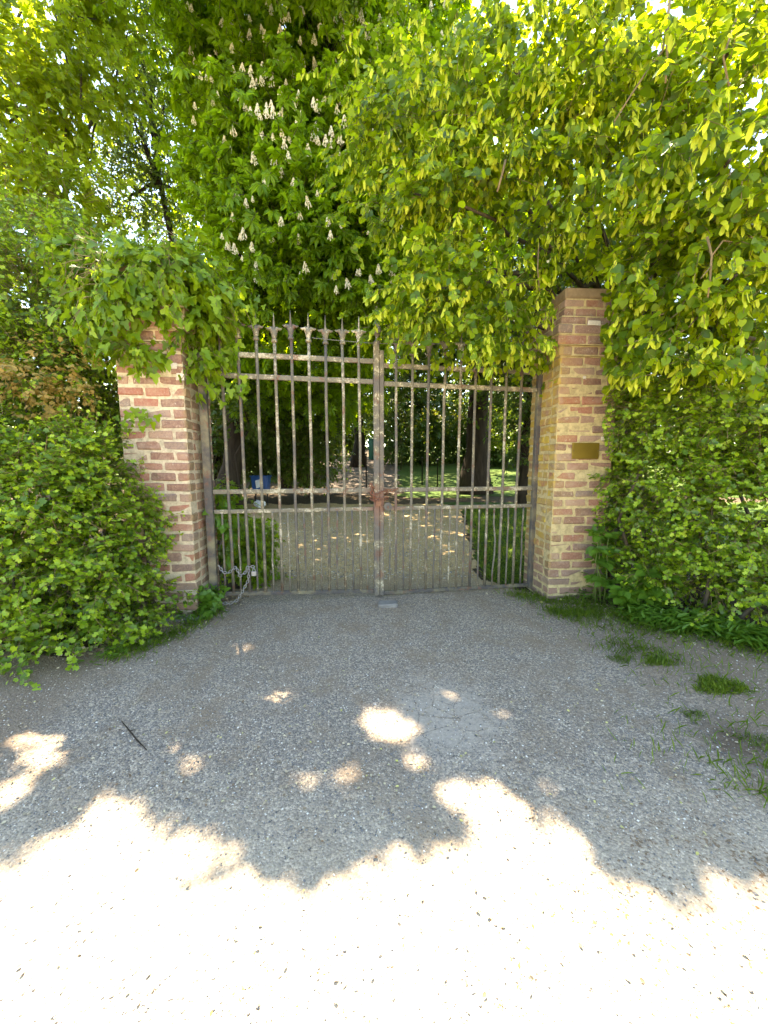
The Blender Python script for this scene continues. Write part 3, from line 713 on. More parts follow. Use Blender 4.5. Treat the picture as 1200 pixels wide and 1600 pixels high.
def drop(P, D=None, S=None, wide=.3, sun=True):
    if D is None: return window(P) | ((lit(P) | fleck(P)) if sun else fleck(P))
    sd = unit(np.cross(D, np.array([.3, .2, 1.]))) ; S = S[:, None]
    a = window(P + D * S * .5)
    if sun: a |= lit(P + D * S * .5)
    a |= fleck(P + D * S * .5, S[:, 0] * (.62 if wide > .5 else .42))
    return a
# ================================================================== HEDGES, SHRUBS, IVY
above = lambda x, y: terrain(x, y) + .03
def bush(name, label, cat, blobs, mat, tmpl, size, nclus, per, crad, L, k, seed, base, droop=.05, shell=.45, part='foliage', extra=None, wood='bark', group=None, tw_r=.0022, young=None, **kw):
    rr = np.random.default_rng(seed); th = thing(name, label, cat, base, group); lv = Leaves()
    P, O = clusters(rr, blobs, nclus, shell, above)
    yl = Leaves() if young else None
    sprays(rr, lv, P, O, per, crad, L, k, size, droop, young=yl, **kw)
    A, B = branchlets(None, rr, blobs, P); lv.tw.append((A, B))
    for x in (lv.P, lv.D, lv.N, lv.S): pass
    P_ = np.concatenate(lv.P); keep = P_[:, 2] > terrain(P_[:, 0], P_[:, 1]) + .01
    lv.P = [P_[keep]]; lv.D = [np.concatenate(lv.D)[keep]]; lv.N = [np.concatenate(lv.N)[keep]]; lv.S = [np.concatenate(lv.S)[keep]]
    lv.build(part, tmpl, mat, th, 'holes'); lv.tw = [(a[k], b[k]) for a, b in lv.tw for k in [~(window(a) | window(b))]]
    if nclus >= 40: finish_twigs(lv, M['twig'], th, tw_r)
    if young: yl.build('young_lit_leaves', tmpl, M[young], th, 'holes')
    b = MB()
    if nclus < 40: return th
    for q in blobs[::1]:
        c = q[0]; f = np.array([c[0] + rr.normal() * .05, c[1] + abs(rr.normal()) * .05, terrain(c[0], c[1])])
        if c[2] < f[2] + .1: continue
        if q[2] in (.35, .4): continue
        b = MB(); b.tube(limb_pts(f, c, .0, 5, .08, rr), [.022, .018, .014, .011, .007], 5); b.build('stem', M[wood], th, True)
    return th
# clipped hedge on the left, bulging forward
bl = [blob(40, 760, 2.55, 120, 90, .45), blob(130, 740, 2.75, 95, 75, .38), blob(20, 900, 2.35, 130, 130, .42), blob(110, 880, 2.5, 110, 130, .42), blob(190, 840, 2.85, 62, 95, .3),
      blob(60, 1000, 2.25, 105, 75, .33), blob(150, 970, 2.5, 80, 75, .33), blob(215, 920, 2.88, 45, 65, .22), blob(240, 938, 2.84, 32, 30, .12), blob(200, 975, 2.72, 34, 24, .12), blob(225, 820, 2.9, 30, 70, .2), blob(-90, 850, 2.5, 130, 200, .6), blob(10, 700, 2.8, 70, 50, .4), blob3((-4.2, 2.6, .8), (1.4, .6, .85), .35)]
bush('hedge', 'light green hawthorn hedge bulging forward at the left of the gravel', 'hedge', bl, M['hawthorn'], 'hawthorn', .043, 1000, 7, .055, .10, 6, 31, gnd(60, 1060), young='tip', rnd=.5, upn=.45, outn=.75)
# right hedge
br = [blob(1010, 640, 3.1, 90, 80, .4), blob(1110, 640, 2.9, 110, 90, .45), blob(1200, 660, 2.7, 110, 120, .5), blob(1020, 760, 3.1, 75, 90, .36), blob(1110, 780, 2.8, 110, 120, .42),
      blob(1190, 800, 2.6, 110, 140, .45), blob(1030, 880, 2.98, 60, 75, .3), blob(1110, 900, 2.7, 90, 90, .36), blob(1190, 920, 2.5, 90, 85, .38), blob(1290, 800, 2.7, 120, 220, .6), blob(992, 640, 3.5, 30, 130, .2), blob(985, 800, 3.35, 26, 90, .18), blob(972, 700, 3.5, 24, 110, .16, 1.5), blob(968, 830, 3.3, 22, 60, .14, 1.5), blob(1080, 590, 3.9, 120, 110, .4), blob(1190, 580, 3.6, 100, 110, .4), blob3((4.6, 2.6, 1.0), (1.4, .7, 1.1), .35)]
bush('hedge', 'dense small leaved hedge with yellow tips at the right behind the plaque pillar', 'hedge', br, M['hedge2'], 'hawthorn', .041, 1230, 7, .055, .10, 6, 32, gnd(1120, 1010), young='tip', rnd=.5, upn=.45, outn=.75)
# taller dark shrub above the left hedge, with withered patch
bu = [blob(60, 470, 3.3, 110, 90, .5), blob(150, 450, 3.5, 70, 60, .4), blob(40, 590, 3.1, 110, 80, .45), blob(140, 590, 3.3, 80, 90, .4), blob(-60, 520, 3.1, 90, 170, .6), blob(150, 680, 3.25, 50, 50, .25), blob(60, 380, 3.8, 110, 60, .5), blob3((-4.9, 3.9, 2.0), (1.3, .8, 1.7), .4)]
SH = bush('shrub', 'tall dark green shrub with a withered brown patch between hedge and ivy', 'shrub', bu, M['shade_leaf'], 'hawthorn', .046, 740, 8, .075, .13, 6, 33, at(60, 900, 3.3) * np.array([1, 1, 0]), droop=.1, young='tip')
rr = np.random.default_rng(34); lv = Leaves(); P, O = clusters(rr, [blob(70, 585, 2.75, 70, 45, .12), blob(110, 630, 2.85, 45, 28, .1)], 42, .3)
sprays(rr, lv, P, O, 4, .05, .09, 6, .034, .1); lv.build('withered_leaves', 'hawthorn', M['brown_tip'], SH); 
# ivy on the left pillar
rr = np.random.default_rng(41); iv = thing('ivy', 'bright green ivy smothering the top of the left brick pillar', 'ivy', PILL.location)
ib = [blob(240, 440, 3.05, 92, 48, .32), blob(298, 458, 3.1, 48, 58, .28), blob(200, 480, 3.0, 75, 65, .3), blob(318, 508, 3.06, 26, 46, .13), blob(235, 480, 2.98, 60, 36, .2), blob(155, 430, 3.2, 55, 45, .3), blob(305, 552, 3.0, 20, 44, .08), blob(208, 548, 2.86, 28, 24, .07), blob(352, 482, 3.08, 18, 15, .06), blob(304, 600, 2.95, 10, 11, .04)]
lv = Leaves(); P, O = clusters(rr, ib, 400, .45); sprays(rr, lv, P, O, 4, .05, .11, 4, .074, .55, .9, .15, 1.0, .7, .35)
lv.tw.append(branchlets(None, rr, ib, P)); lv.build('foliage', 'ivy', M['ivy'], iv, 'holes'); finish_twigs(lv, M['twig'], iv, .0025, 'vines')
lv = Leaves()
for (px, py, n_) in ((375, 612, 9), (368, 596, 8), (352, 620, 5), (392, 482, 8), (385, 470, 6), (360, 545, 8), (240, 560, 6), (200, 660, 9), (215, 650, 7), (225, 655, 6)):
    p = at(px, py, 3.12 if px > 300 else 2.86); P = p + rr.normal(size=(n_, 3)) * np.array([.05, .03, .035])
    lv.add(P, np.array([0, -.2, -1.]) + rr.normal(size=(n_, 3)) * .5, np.array([0, -1., .4]) + rr.normal(size=(n_, 3)) * .4, rr.uniform(.04, .075, n_))
lv.build('trailing_leaves', 'ivy', M['ivy'], iv)
# ivy mound behind the gate on the left, runners on the bars, foot of pillar
ib2 = [blob(365, 850, 3.75, 45, 55, .3), blob(395, 850, 4.0, 25, 45, .25), blob(350, 790, 3.6, 22, 40, .18), blob(400, 885, 3.8, 22, 25, .2)]
bush('ivy', 'low mound of dark ivy just behind the bars beside the left pillar', 'ivy', ib2, M['ivy'], 'ivy', .06, 190, 4, .05, .09, 4, 43, gnd(370, 915), droop=.3)
bush('ivy', 'small bright ivy sprig at the foot of the left pillar by the chain', 'ivy', [blob(330, 935, 3.0, 13, 17, .06), blob(326, 953, 2.95, 9, 9, .05)], M['nettle'], 'ivy', .055, 26, 3, .02, .05, 3, 44, gnd(328, 962), droop=.2)
bush('ivy', 'short ivy runner climbing the lowest bars of the left gate leaf', 'ivy', [blob(338, 790, 3.2, 12, 14, .04), blob(350, 815, 3.22, 10, 18, .04), blob(362, 840, 3.25, 10, 12, .04), blob(352, 870, 3.2, 8, 8, .03)], M['nettle'], 'ivy', .058, 24, 2, .02, .05, 3, 45, gnd(345, 925), droop=.3)
# young plants at the right pillar
def stem_plant(label, px, py, Y, h, ns, seed, size=.075):
    rr = np.random.default_rng(seed); base = at(px, py, Y); base[2] = terrain(base[0], base[1]); th = thing('young_elder', label, 'plant', base, 'young elders beside the right pillar'); lv = Leaves(); b = MB()
    for s in range(ns):
        q = base + np.array([rr.normal() * .07, rr.normal() * .05, 0]); top = q + np.array([rr.normal() * .1, -.06 + rr.normal() * .05, h * rr.uniform(.6, 1.05)])
        pts = limb_pts(q, top, 0, 6, .04, rr); b.tube(pts, [.006, .0055, .005, .004, .003, .002], 5)
        for i in range(2, 6):
            for a in range(4 if i < 5 else 5):
                f = rr.uniform(0, 2 * PI); d = np.array([math.cos(f), math.sin(f) - .3, -.15 if i < 5 else .1]); k = 2
                for m_ in range(k):
                    p = pts[i] + unit(d) * .05 * m_
                    lv.add(p[None], (d + rr.normal(size=3) * .35)[None], (UZ + np.array([0, -.5, 0]) + rr.normal(size=3) * .25)[None], np.array([size * rr.uniform(.7, 1.2)]))
    lv.build('foliage', 'oval', M['nettle'], th); b.build('stems', M['stem'], th, True)
stem_plant('tall young elder with broad leaves against the plaque pillar', 935, 930, 3.15, .62, 5, 51)
stem_plant('short young elder with pale leaf tips in front of the right hedge', 985, 950, 2.95, .34, 6, 52, .08)
# verge grass, weeds, tufts
def blades(P, hgt, rr, wid=1.0, lean=.5):
    lv = Leaves(); n = len(P); d = np.concatenate([rr.normal(size=(n, 2)) * lean, np.ones((n, 1))], 1)
    lv.add(P, d, rr.normal(size=(n, 3)) + np.array([0, 0, .3]), hgt); return lv
rr = np.random.default_rng(61); Ps = []
def strip(pts, n, spread):
    pts = np.array([gnd(*p) for p in pts]); t = rr.random(n) * (len(pts) - 1); i = t.astype(int); f = (t - i)[:, None]
    p = pts[i] * (1 - f) + pts[i + 1] * f; p = p + rr.normal(size=(n, 3)) * np.array([spread, spread * .9, 0]); p[:, 2] = gz(p[:, 0], p[:, 1]); return p
S1 = np.concatenate([strip([(185, 1035), (230, 1010), (280, 990), (320, 965), (330, 950)], 1100, .06), strip([(800, 930), (850, 936), (905, 946), (960, 968), (1010, 982)], 1500, .085), strip([(1000, 985), (1080, 1005), (1200, 1045)], 800, .10), strip([(920, 975), (1000, 1020), (1090, 1060), (1190, 1110)], 420, .16), strip([(880, 960), (1000, 1000)], 300, .10), strip([(960, 1010), (1030, 1035)], 260, .08), strip([(860, 955), (930, 965)], 700, .06), strip([(1010, 1180), (1190, 1130)], 130, .12), strip([(1150, 1240), (1200, 1200)], 160, .08)])
tag(blades(S1, rr.uniform(.02, .065, len(S1)) , rr).build('grass', 'blade', M['grass'], None), 'short ragged grass fringe along the foot of hedges and pillars', 'grass', kind='stuff')
S2 = strip([(985, 970), (1060, 995), (1130, 1010), (1215, 1040)], 1700, .065); lv = Leaves(); n = len(S2); S2[:, 2] += rr.uniform(.01, .1, n)
lv.add(S2, np.concatenate([rr.normal(size=(n, 2)), rr.uniform(-.3, .7, (n, 1))], 1), UZ + rr.normal(size=(n, 3)) * .3, rr.uniform(.05, .09, n))
S3 = strip([(900, 935), (960, 950), (1010, 965)], 260, .05); n = len(S3); S3[:, 2] += rr.uniform(.01, .1, n)
lv.add(S3, np.concatenate([rr.normal(size=(n, 2)), rr.uniform(-.3, .7, (n, 1))], 1), UZ + rr.normal(size=(n, 3)) * .3, rr.uniform(.04, .07, n))
S4 = strip([(150, 1045), (190, 1020), (225, 985), (262, 966), (300, 975), (325, 955)], 420, .05); n = len(S4); S4[:, 2] += rr.uniform(.005, .05, n)
lv.add(S4, np.concatenate([rr.normal(size=(n, 2)), rr.uniform(-.3, .7, (n, 1))], 1), UZ + rr.normal(size=(n, 3)) * .3, rr.uniform(.025, .055, n))
tag(lv.build('ground_cover', 'narrow', M['nettle'], None), 'low long leaved weeds carpeting the foot of the right hedge', 'weeds', kind='stuff')
for px, py, n_, sp, hh, lab in ((1122, 1085, 700, .055, .065, 'largest grass tuft alone on the gravel towards the right edge'), (1028, 1042, 360, .04, .05, 'medium grass tuft between gravel and right hedge foot'), (968, 1032, 200, .035, .045, 'sparse grass tuft nearest the plaque pillar on the gravel'),
                            (1082, 1120, 120, .022, .04, 'tiny grass tuft just in front of the largest tuft'), (1188, 1165, 160, .035, .045, 'thin grass tuft beside the dark damp hollow at the right edge')):
    c = gnd(px, py); ra_, th_ = np.sqrt(rr.random(n_)) * sp * 1.7, rr.uniform(0, 2 * PI, n_); ra_ = ra_ * (1 + .25 * np.sin(th_ * 3 + px)); P = c + np.stack([ra_ * np.cos(th_) * 1.25, ra_ * np.sin(th_) * .8, 0 * ra_], -1); P[:, 2] = gz(P[:, 0], P[:, 1])
    tag(blades(P, rr.uniform(.4, 1.0, n_) * hh * .75, rr, 1, .7).build('grass_tuft', 'blade', M['grass'], None), lab, 'grass tuft', 'grass tufts on the gravel')
b = MB(); b.tube([gnd(190, 1130) + UZ * .012, gnd(203, 1147) + UZ * .016, gnd(214, 1160) + UZ * .013, gnd(230, 1176) + UZ * .012], [.0015, .003, .003, .0015], 6); b.tube([gnd(203, 1147) + UZ * .014, gnd(211, 1146) + UZ * .02], [.003, .0015], 5)
tag(b.build('twig', M['bark_dark'], None, True), 'thin dark broken twig lying on the gravel at the left', 'twig')
b = MB(); b.tube([gnd(1062, 1395) + UZ * .01, gnd(1075, 1405) + UZ * .012], .004, 5)

# ================================================================== TREES
def tree(name, label, blobs, mat, tmpl, size, nclus, per, crad, L, k, seed, base, fork, r0, barkm, group=None, shell=.5, ends=None, tw_r=.003, extra=None, bract=None, part='crown', limb_r=.28, sag=.12, ytip=None, **kw):
    rr = np.random.default_rng(seed); th = thing(name, label, 'tree', base, group); lv = Leaves(); br_ = Leaves() if bract else None
    P, O = clusters(rr, blobs, nclus, shell, above)
    yl = Leaves() if ytip else None
    k_ = ~lit(P, -.1); P, O = P[k_], O[k_]; nclus = len(P)
    if extra is not None: P = np.concatenate([P, extra]); O = np.concatenate([O, unit(rr.normal(size=extra.shape) * .5 + np.array([0, -.3, -.3]))])
    sprays(rr, lv, P, O, per, crad, L, k, size, bract=(br_,) + bract if bract else None, young=yl, **kw)
    A, B = branchlets(None, rr, blobs, P[:nclus]); lv.tw.append((A, B))
    lv.build(part, tmpl, mat, th, True)
    if ytip: yl.build('young_lit_leaves', tmpl, M[ytip], th, True)  # linden tips in the brighter copy, light put into their colour
    lv.tw = [(a[k], b[k]) for a, b in lv.tw for k in [~(drop(a) | drop(b))]]
    finish_twigs(lv, M['twig'] if barkm != M['bark_dark'] else M['bark'], th, tw_r)
    if bract: br_.build('bracts', 'bract', M['bract'], th, True)
    tree_wood(th, base, fork, [b[0] for b in (ends or blobs)], r0, barkm, rr, sag, limb_r=limb_r)
    return th
# shade canopy: leaf masses whose shadow covers the entrance up to the ragged sun line
rr = np.random.default_rng(71)
NC = 3200
gx = rr.uniform(-3.0, 1.7, NC); gy = edge_y(gx) + .06 + 2.6 * rr.random(NC) ** 1.25
bx = rr.uniform(-2.2, 1.9, 700); by = edge_y(bx) + .03 + .30 * rr.random(700) ** 1.5
for p_, e_, w_ in STRIPS:
    tt = rr.random(45)[:, None]; q_ = p_[:2] * (1 - tt) + e_[:2] * tt; bx = np.concatenate([bx, q_[:, 0]]); by = np.concatenate([by, q_[:, 1]])
gx = np.concatenate([bx, gx]); gy = np.concatenate([by, gy]); band = np.arange(len(gx)) < len(bx); NC = len(gx)
hz = 3.5 + 2.6 * gy + .4 * nz(gx, gy, .8) + np.abs(rr.normal(size=NC)) * .5
CN = np.stack([gx, gy, 0 * gx], -1) + SUN[None] * (hz / SUN[2])[:, None]
px_, py_, dp_ = proj(CN)
ok = (py_ < -70) | ((px_ > 640) & (dp_ < 4.6))
CN = CN[ok]; band = band[ok]; isl = CN[:, 0] > -.2; kk = (rr.random(len(CN)) < np.where(isl, .28, .16)) | (band & (rr.random(len(CN)) < np.where(isl, .6, .4))); CN = CN[kk]; isl = isl[kk]
print('canopy', len(CN), isl.sum())
rr = np.random.default_rng(72); n_ = 3000
qx = rr.uniform(-6.5, 5.0, n_); qy = 4.9 + 12.5 * rr.random(n_); qx[650:1500] = rr.uniform(-5, 9, 850); qy[650:1500] = rr.uniform(9, 23, 850); qx[:650] = rr.uniform(-4.2, 1.2, 650); qy[:650] = rr.uniform(9.5, 22, 650); qh = 6.6 + 1.0 * nz(qx, qy, .5) + rr.normal(size=n_) * .5 + .12 * qy
PK = np.stack([qx, qy, 0 * qx], -1) + SUN[None] * (qh / SUN[2])[:, None]  # leaf sheet added overhead to shade the park and darken behind the crowns
# linden, right
lb = [blob(690, 190, 3.7, 120, 75, .35), blob(800, 60, 3.7, 150, 110, .5), blob(980, 70, 3.2, 170, 130, .5), blob(1150, 60, 2.9, 150, 130, .5), blob(1140, 250, 2.55, 120, 110, .4), blob(850, 240, 3.3, 150, 100, .4), blob(720, 320, 3.45, 100, 75, .3),
      blob(690, 450, 3.3, 68, 70, .25, 1.7), blob(760, 482, 3.22, 88, 68, .28, 1.6), blob(655, 475, 3.3, 32, 40, .14, 1.2), blob(830, 400, 3.5, 70, 70, .25), blob(1010, 240, 2.8, 120, 90, .35), blob(1040, 380, 2.75, 120, 80, .35), blob(1150, 430, 2.5, 110, 90, .35), blob(1000, 470, 2.85, 60, 80, .22, 1.8), blob(1050, 540, 2.65, 75, 55, .25, 2), blob(1180, 530, 2.5, 70, 50, .25, 2), blob(1090, 470, 2.75, 90, 70, .25, 1.6), blob(970, 560, 2.95, 30, 50, .12, 2), blob(800, 535, 3.2, 52, 40, .12, 1.6), blob(940, 340, 3.2, 80, 60, .3), blob(600, 150, 4.1, 60, 45, .25, 1.8), blob(640, 300, 3.7, 40, 60, .2, 1.4), blob(1240, 300, 2.8, 80, 300, .6),
      blob(960, 180, 4.6, 420, 260, .7, .45), blob(760, 520, 4.3, 110, 60, .3, .6), blob(1080, 420, 4.3, 150, 130, .35, .8), blob(930, 400, 4.5, 80, 80, .3, .8)]
LND = tree('linden_tree', 'linden with pale hanging bracts overhanging the gate and plaque pillar from the right', lb, M['linden'], 'linden', .057, 385, 19, .19, .15, 6, 81, (3.3, 5.2, .2), (3.1, 5.0, 2.6), .22, M['bark'], bract=(.9, .42, .068), droop=.32, ldroop=.42, upn=.7, outn=.5, rnd=.5, limb_r=.16, flat=.22, tilt=.55, shell=.75, ytip='linden_tip', extra=CN[isl], tw_r=.0022)
for pts, r in (([(1050, -30, 2.6), (1042, 40, 2.58), (1035, 80, 2.58), (1012, 110, 2.55), (985, 150, 2.55), (960, 190, 2.55)], .009), ([(1043, 40, 2.58), (1042, 90, 2.56), (1040, 130, 2.55)], .008), ([(1105, 370, 2.35), (1112, 400, 2.35), (1110, 430, 2.35), (1106, 465, 2.35)], .007), ([(1112, 400, 2.35), (1130, 376, 2.36), (1155, 380, 2.38)], .005), ([(1112, 415, 2.35), (1095, 435, 2.33)], .004), ([(790, 250, 3.0), (784, 275, 3.0), (777, 300, 3.0)], .009), ([(842, 380, 3.2), (840, 420, 3.2), (843, 455, 3.2)], .006), ([(1045, 530, 2.5), (1075, 512, 2.5), (1095, 490, 2.5)], .005), ([(1150, 30, 2.4), (1130, 90, 2.4), (1140, 140, 2.4)], .006)):
    b = MB(); b.tube([at(*p) for p in pts], [r * (1 - .12 * i) for i in range(len(pts))], 6); b.build('bare_twig', M['twig'], LND, True)
# horse chestnut, centre
cb = [blob(400, 200, 6.2, 90, 85, .8), blob(500, 120, 6.6, 130, 90, .9), blob(420, 50, 7.0, 140, 90, .9), blob(480, 260, 5.9, 130, 80, .8), blob(450, 370, 5.8, 110, 75, .7), blob(540, 390, 5.7, 95, 80, .7), blob(375, 330, 6.3, 55, 70, .6), blob(600, 250, 6.4, 90, 130, .8), blob(620, 60, 7.4, 150, 120, 1.0), blob(330, 110, 7.4, 52, 90, .6), blob(560, 460, 6.0, 80, 45, .5), blob(440, 450, 6.2, 90, 40, .5), blob(335, 270, 7.2, 32, 50, .5), blob(700, 420, 7.0, 120, 110, .7, .6), blob(430, 505, 6.7, 110, 45, .5), blob(550, 520, 7.0, 70, 50, .5), blob(490, 600, 8.2, 100, 55, .5), blob(400, 590, 7.6, 50, 50, .4), blob3((1.5, 9.5, 6.5), (3, 3, 1.3), .35), blob3((-2, 11, 6.2), (3, 3, 1.3), .35)]
CHB = (-3.35, 8.3, .2)
CH = tree('horse_chestnut', 'tall horse chestnut with cream flower candles rising behind the middle of the gate', cb, M['chestnut'], 'chestnut', .135, 2400, 4, .20, .22, 3, 82, CHB, (-3.0, 8.1, 3.2), .24, M['bark_dark'], droop=.15, ldroop=.35, upn=.75, outn=.5, tw_r=.005, extra=CN[~isl], limb_r=.2)
# flower candles
def candle_mesh(seed):
    rr = np.random.default_rng(seed); b = MB(); b.tube([(0, 0, 0), (0, 0, .10), (0, 0, .21)], [.006, .005, .002], 4)
    for i in range(90):
        t = rr.random() ** .8; z = .03 + .18 * t; r = .05 * (1 - t) + .010; f = rr.uniform(0, 2 * PI); c = np.array([r * math.cos(f), r * math.sin(f), z]); s = .013 * (1.2 - .5 * t)
        u = unit(rr.normal(size=3)); v = unit(np.cross(u, rr.normal(size=3))); w = np.cross(u, v)
        b.add([c + u * s, c + v * s, c - u * s, c - v * s, c + w * s * .8], [(0, 1, 4), (1, 2, 4), (2, 3, 4), (3, 0, 4)])
    o = b.build('flower_spike', M['petal'], None); o.parent = CH; return o
EXPL = [(345, 30), (355, 58), (378, 98), (410, 118), (303, 215), (312, 232), (431, 87), (443, 92), (453, 88), (472, 92), (492, 90), (504, 95), (522, 90), (541, 92), (423, 122), (495, 8), (523, 5), (541, 22), (552, 22), (563, 22), (585, 38), (572, 48), (620, 15), (690, 50), (713, 45), (720, 92), (656, 105), (625, 110), (584, 80), (468, 57), (537, 45), (500, 32), (414, 168), (436, 170), (442, 205), (427, 245), (415, 280), (457, 278), (481, 230), (490, 275), (512, 265), (529, 235), (537, 185), (555, 195), (572, 187), (620, 222), (591, 246), (573, 270), (561, 283), (547, 304), (482, 313), (469, 330), (513, 340), (533, 343), (439, 340), (425, 365), (467, 368), (516, 362), (578, 355), (603, 320), (509, 215), (533, 210), (400, 430), (382, 430), (545, 440), (580, 432), (612, 420), (625, 422), (588, 475), (445, 430), (478, 415), (350, 180), (365, 200), (383, 160), (398, 245), (330, 90), (390, 20), (410, 40), (450, 20), (470, 10), (540, 130), (560, 150), (505, 150), (460, 150)]
def front(px, py):
    d = ray(px, py); best = None
    for c, r, w in cb[:12]:
        o = (CAM - c) / r; e = d / r; A = e @ e; Bq = o @ e; C = o @ o - 1; disc = Bq * Bq - A * C
        if disc > 0:
            s = (-Bq - math.sqrt(disc)) / A
            if s > 0 and (best is None or s < best): best = s
    return None if best is None else CAM + d * best
rr = np.random.default_rng(91); pts = []; more = []
for px, py in EXPL:
    p = front(px, py)
    if p is None: p = at(px, py, 6.0)
    pts.append(p)
while len(pts) < 99:
    px, py = rr.uniform(300, 650), rr.uniform(0, 460); p = front(px, py)
    if p is not None: pts.append(p)
for i in range(190):
    px, py = rr.uniform(290, 720), rr.uniform(-10, 220) if i < 130 else rr.uniform(200, 470); p = front(px, py)
    if p is not None: more.append(p)
protos = [candle_mesh(s) for s in range(7)]
for i, p in enumerate(pts):
    if i < 7: o = protos[i]
    else:
        o = protos[i % 7].copy(); COL.objects.link(o); o.parent = CH
    d = unit(CAM - p); q = p + d * rr.uniform(.08, .26) - np.array(CH.location) - UZ * .1
    o.location = q; s = rr.uniform(.45, .82); o.scale = (s * .9, s * .9, s * rr.uniform(.75, 1.0)); o.rotation_euler = (rr.normal() * .13, rr.normal() * .13, rr.uniform(0, 6))
vs, fs = [], []
for p in more:
    pm = protos[rr.integers(7)].data; V = np.array([v.co[:] for v in pm.vertices]); s_ = rr.uniform(.36, .66); b0 = sum(len(v) for v in vs)
    vs.append(V * s_ + p + unit(CAM - p) * rr.uniform(.06, .24) - UZ * .08); fs += [tuple(i + b0 for i in f.vertices) for f in pm.polygons]
fm = MB(); fm.add(np.concatenate(vs), fs); fo = fm.build('flower_spikes', M['petal'], CH); fo['kind'] = 'stuff'
# maple, upper left (sunlit yellow green), and the thin airy tree in the sky gap
mb = [blob(40, 50, 6.5, 85, 45, .6), blob(130, 105, 7, 60, 30, .4), blob(20, 150, 6, 75, 45, .5), blob(105, 170, 6.4, 55, 28, .4), blob(40, 285, 5.6, 90, 50, .6), blob(110, 320, 5.4, 55, 42, .4), blob(-80, 200, 6, 70, 250, .8), blob(60, -50, 7, 110, 40, .8), blob(70, 225, 6, 45, 22, .3), blob(165, 150, 7.2, 42, 30, .4), blob(200, 50, 7.8, 40, 30, .4), blob(150, 30, 7.2, 45, 30, .4)]
tree('maple_tree', 'sunlit yellow green maple in the upper left corner above the dark shrub', mb, M['maple'], 'maple', .095, 380, 6, .14, .2, 6, 83, (-5.6, 6.6, .3), (-5.5, 6.5, 2.6), .18, M['bark'], droop=.2, ldroop=.5, upn=.7, outn=.5, tw_r=.004, limb_r=.22)
fb = [blob(215, 60, 9, 70, 55, .9), blob(190, 150, 9, 60, 45, .9), blob(160, 230, 9.5, 70, 40, .8), blob(220, 220, 9, 45, 40, .6), blob(200, 310, 9.5, 60, 40, .7), blob(250, 130, 9.5, 40, 70, .7), blob(275, 300, 9.5, 35, 50, .6), blob(230, -40, 9.5, 110, 60, 1.0)]
tree('false_acacia', 'slender airy tree with a leaning dark trunk against the sky gap', fb, M['fine'], 'simple', .07, 480, 5, .20, .26, 8, 84, (-4.0, 9.3, .3), at(250, 285, 9.3), .10, M['bark_dark'], droop=.3, ldroop=.4, tw_r=.006, limb_r=.5, sag=.05)
# park trees behind the gate
def park_tree(name, label, px, Y, r0, fz, blobs, mat, size, n, seed, tmpl='simple', group='park trees behind the gate', bk='bark_dark', per=4, crad=.3, k=5, limb_r=.3, extra=None):
    x = (px - 600) / F * Y; base = (x, Y, float(terrain(x, Y)) - .05)
    return tree(name, label, blobs, M[mat], tmpl, size, n, per, crad, .3, k, seed, base, (x + .1, Y, fz), r0, M[bk], group, droop=.15, ldroop=.3, tw_r=.006, limb_r=limb_r, extra=extra)
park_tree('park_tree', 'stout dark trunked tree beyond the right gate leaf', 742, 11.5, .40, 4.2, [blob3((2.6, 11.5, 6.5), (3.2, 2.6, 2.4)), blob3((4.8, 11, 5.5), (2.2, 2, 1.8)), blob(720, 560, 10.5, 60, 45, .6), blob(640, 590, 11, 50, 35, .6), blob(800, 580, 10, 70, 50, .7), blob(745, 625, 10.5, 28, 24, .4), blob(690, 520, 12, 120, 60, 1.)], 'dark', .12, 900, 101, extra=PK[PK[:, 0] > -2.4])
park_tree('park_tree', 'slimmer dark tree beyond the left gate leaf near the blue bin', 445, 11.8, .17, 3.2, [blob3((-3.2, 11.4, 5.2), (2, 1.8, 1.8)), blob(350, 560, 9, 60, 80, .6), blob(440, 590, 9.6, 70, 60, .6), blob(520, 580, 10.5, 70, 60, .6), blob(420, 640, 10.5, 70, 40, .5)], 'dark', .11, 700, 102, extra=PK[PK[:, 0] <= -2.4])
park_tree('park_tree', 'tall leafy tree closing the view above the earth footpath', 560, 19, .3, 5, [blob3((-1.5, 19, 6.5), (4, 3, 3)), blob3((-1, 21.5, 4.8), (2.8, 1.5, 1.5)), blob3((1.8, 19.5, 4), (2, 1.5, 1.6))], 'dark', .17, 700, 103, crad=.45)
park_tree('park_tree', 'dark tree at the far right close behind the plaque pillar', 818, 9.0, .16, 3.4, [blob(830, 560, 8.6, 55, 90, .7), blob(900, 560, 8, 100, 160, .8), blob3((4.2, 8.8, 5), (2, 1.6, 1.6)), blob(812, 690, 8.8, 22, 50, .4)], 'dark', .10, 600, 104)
def pb(name, label, px, py0, Y, blobs, mat, size, n, seed, group='shrubs in the park', **kw):
    x = (px - 600) / F * Y; return bush(name, label, 'shrub', blobs, M[mat], kw.pop('tmpl', 'simple'), size, n, 4, .14, .2, 6, seed, (x, Y, float(terrain(x, Y))), group=group, tw_r=.004, wood='bark_dark')
pb('shrub', 'dark shrub behind the left gate leaf just above the blue bin', 390, 740, 10.2, [blob(390, 690, 10.2, 70, 55, .7), blob(340, 700, 9, 30, 70, .5), blob(430, 640, 8.6, 50, 45, .5), blob(375, 620, 7.6, 30, 60, .3)], 'dark', .09, 620, 111)
pb('shrub', 'grey green shrub left of the earth footpath seen between bars', 480, 740, 10.8, [blob(480, 700, 10.8, 55, 50, .6), blob(480, 735, 10.3, 38, 22, .4), blob(510, 630, 10, 55, 45, .5)], 'shade_leaf', .08, 520, 112)
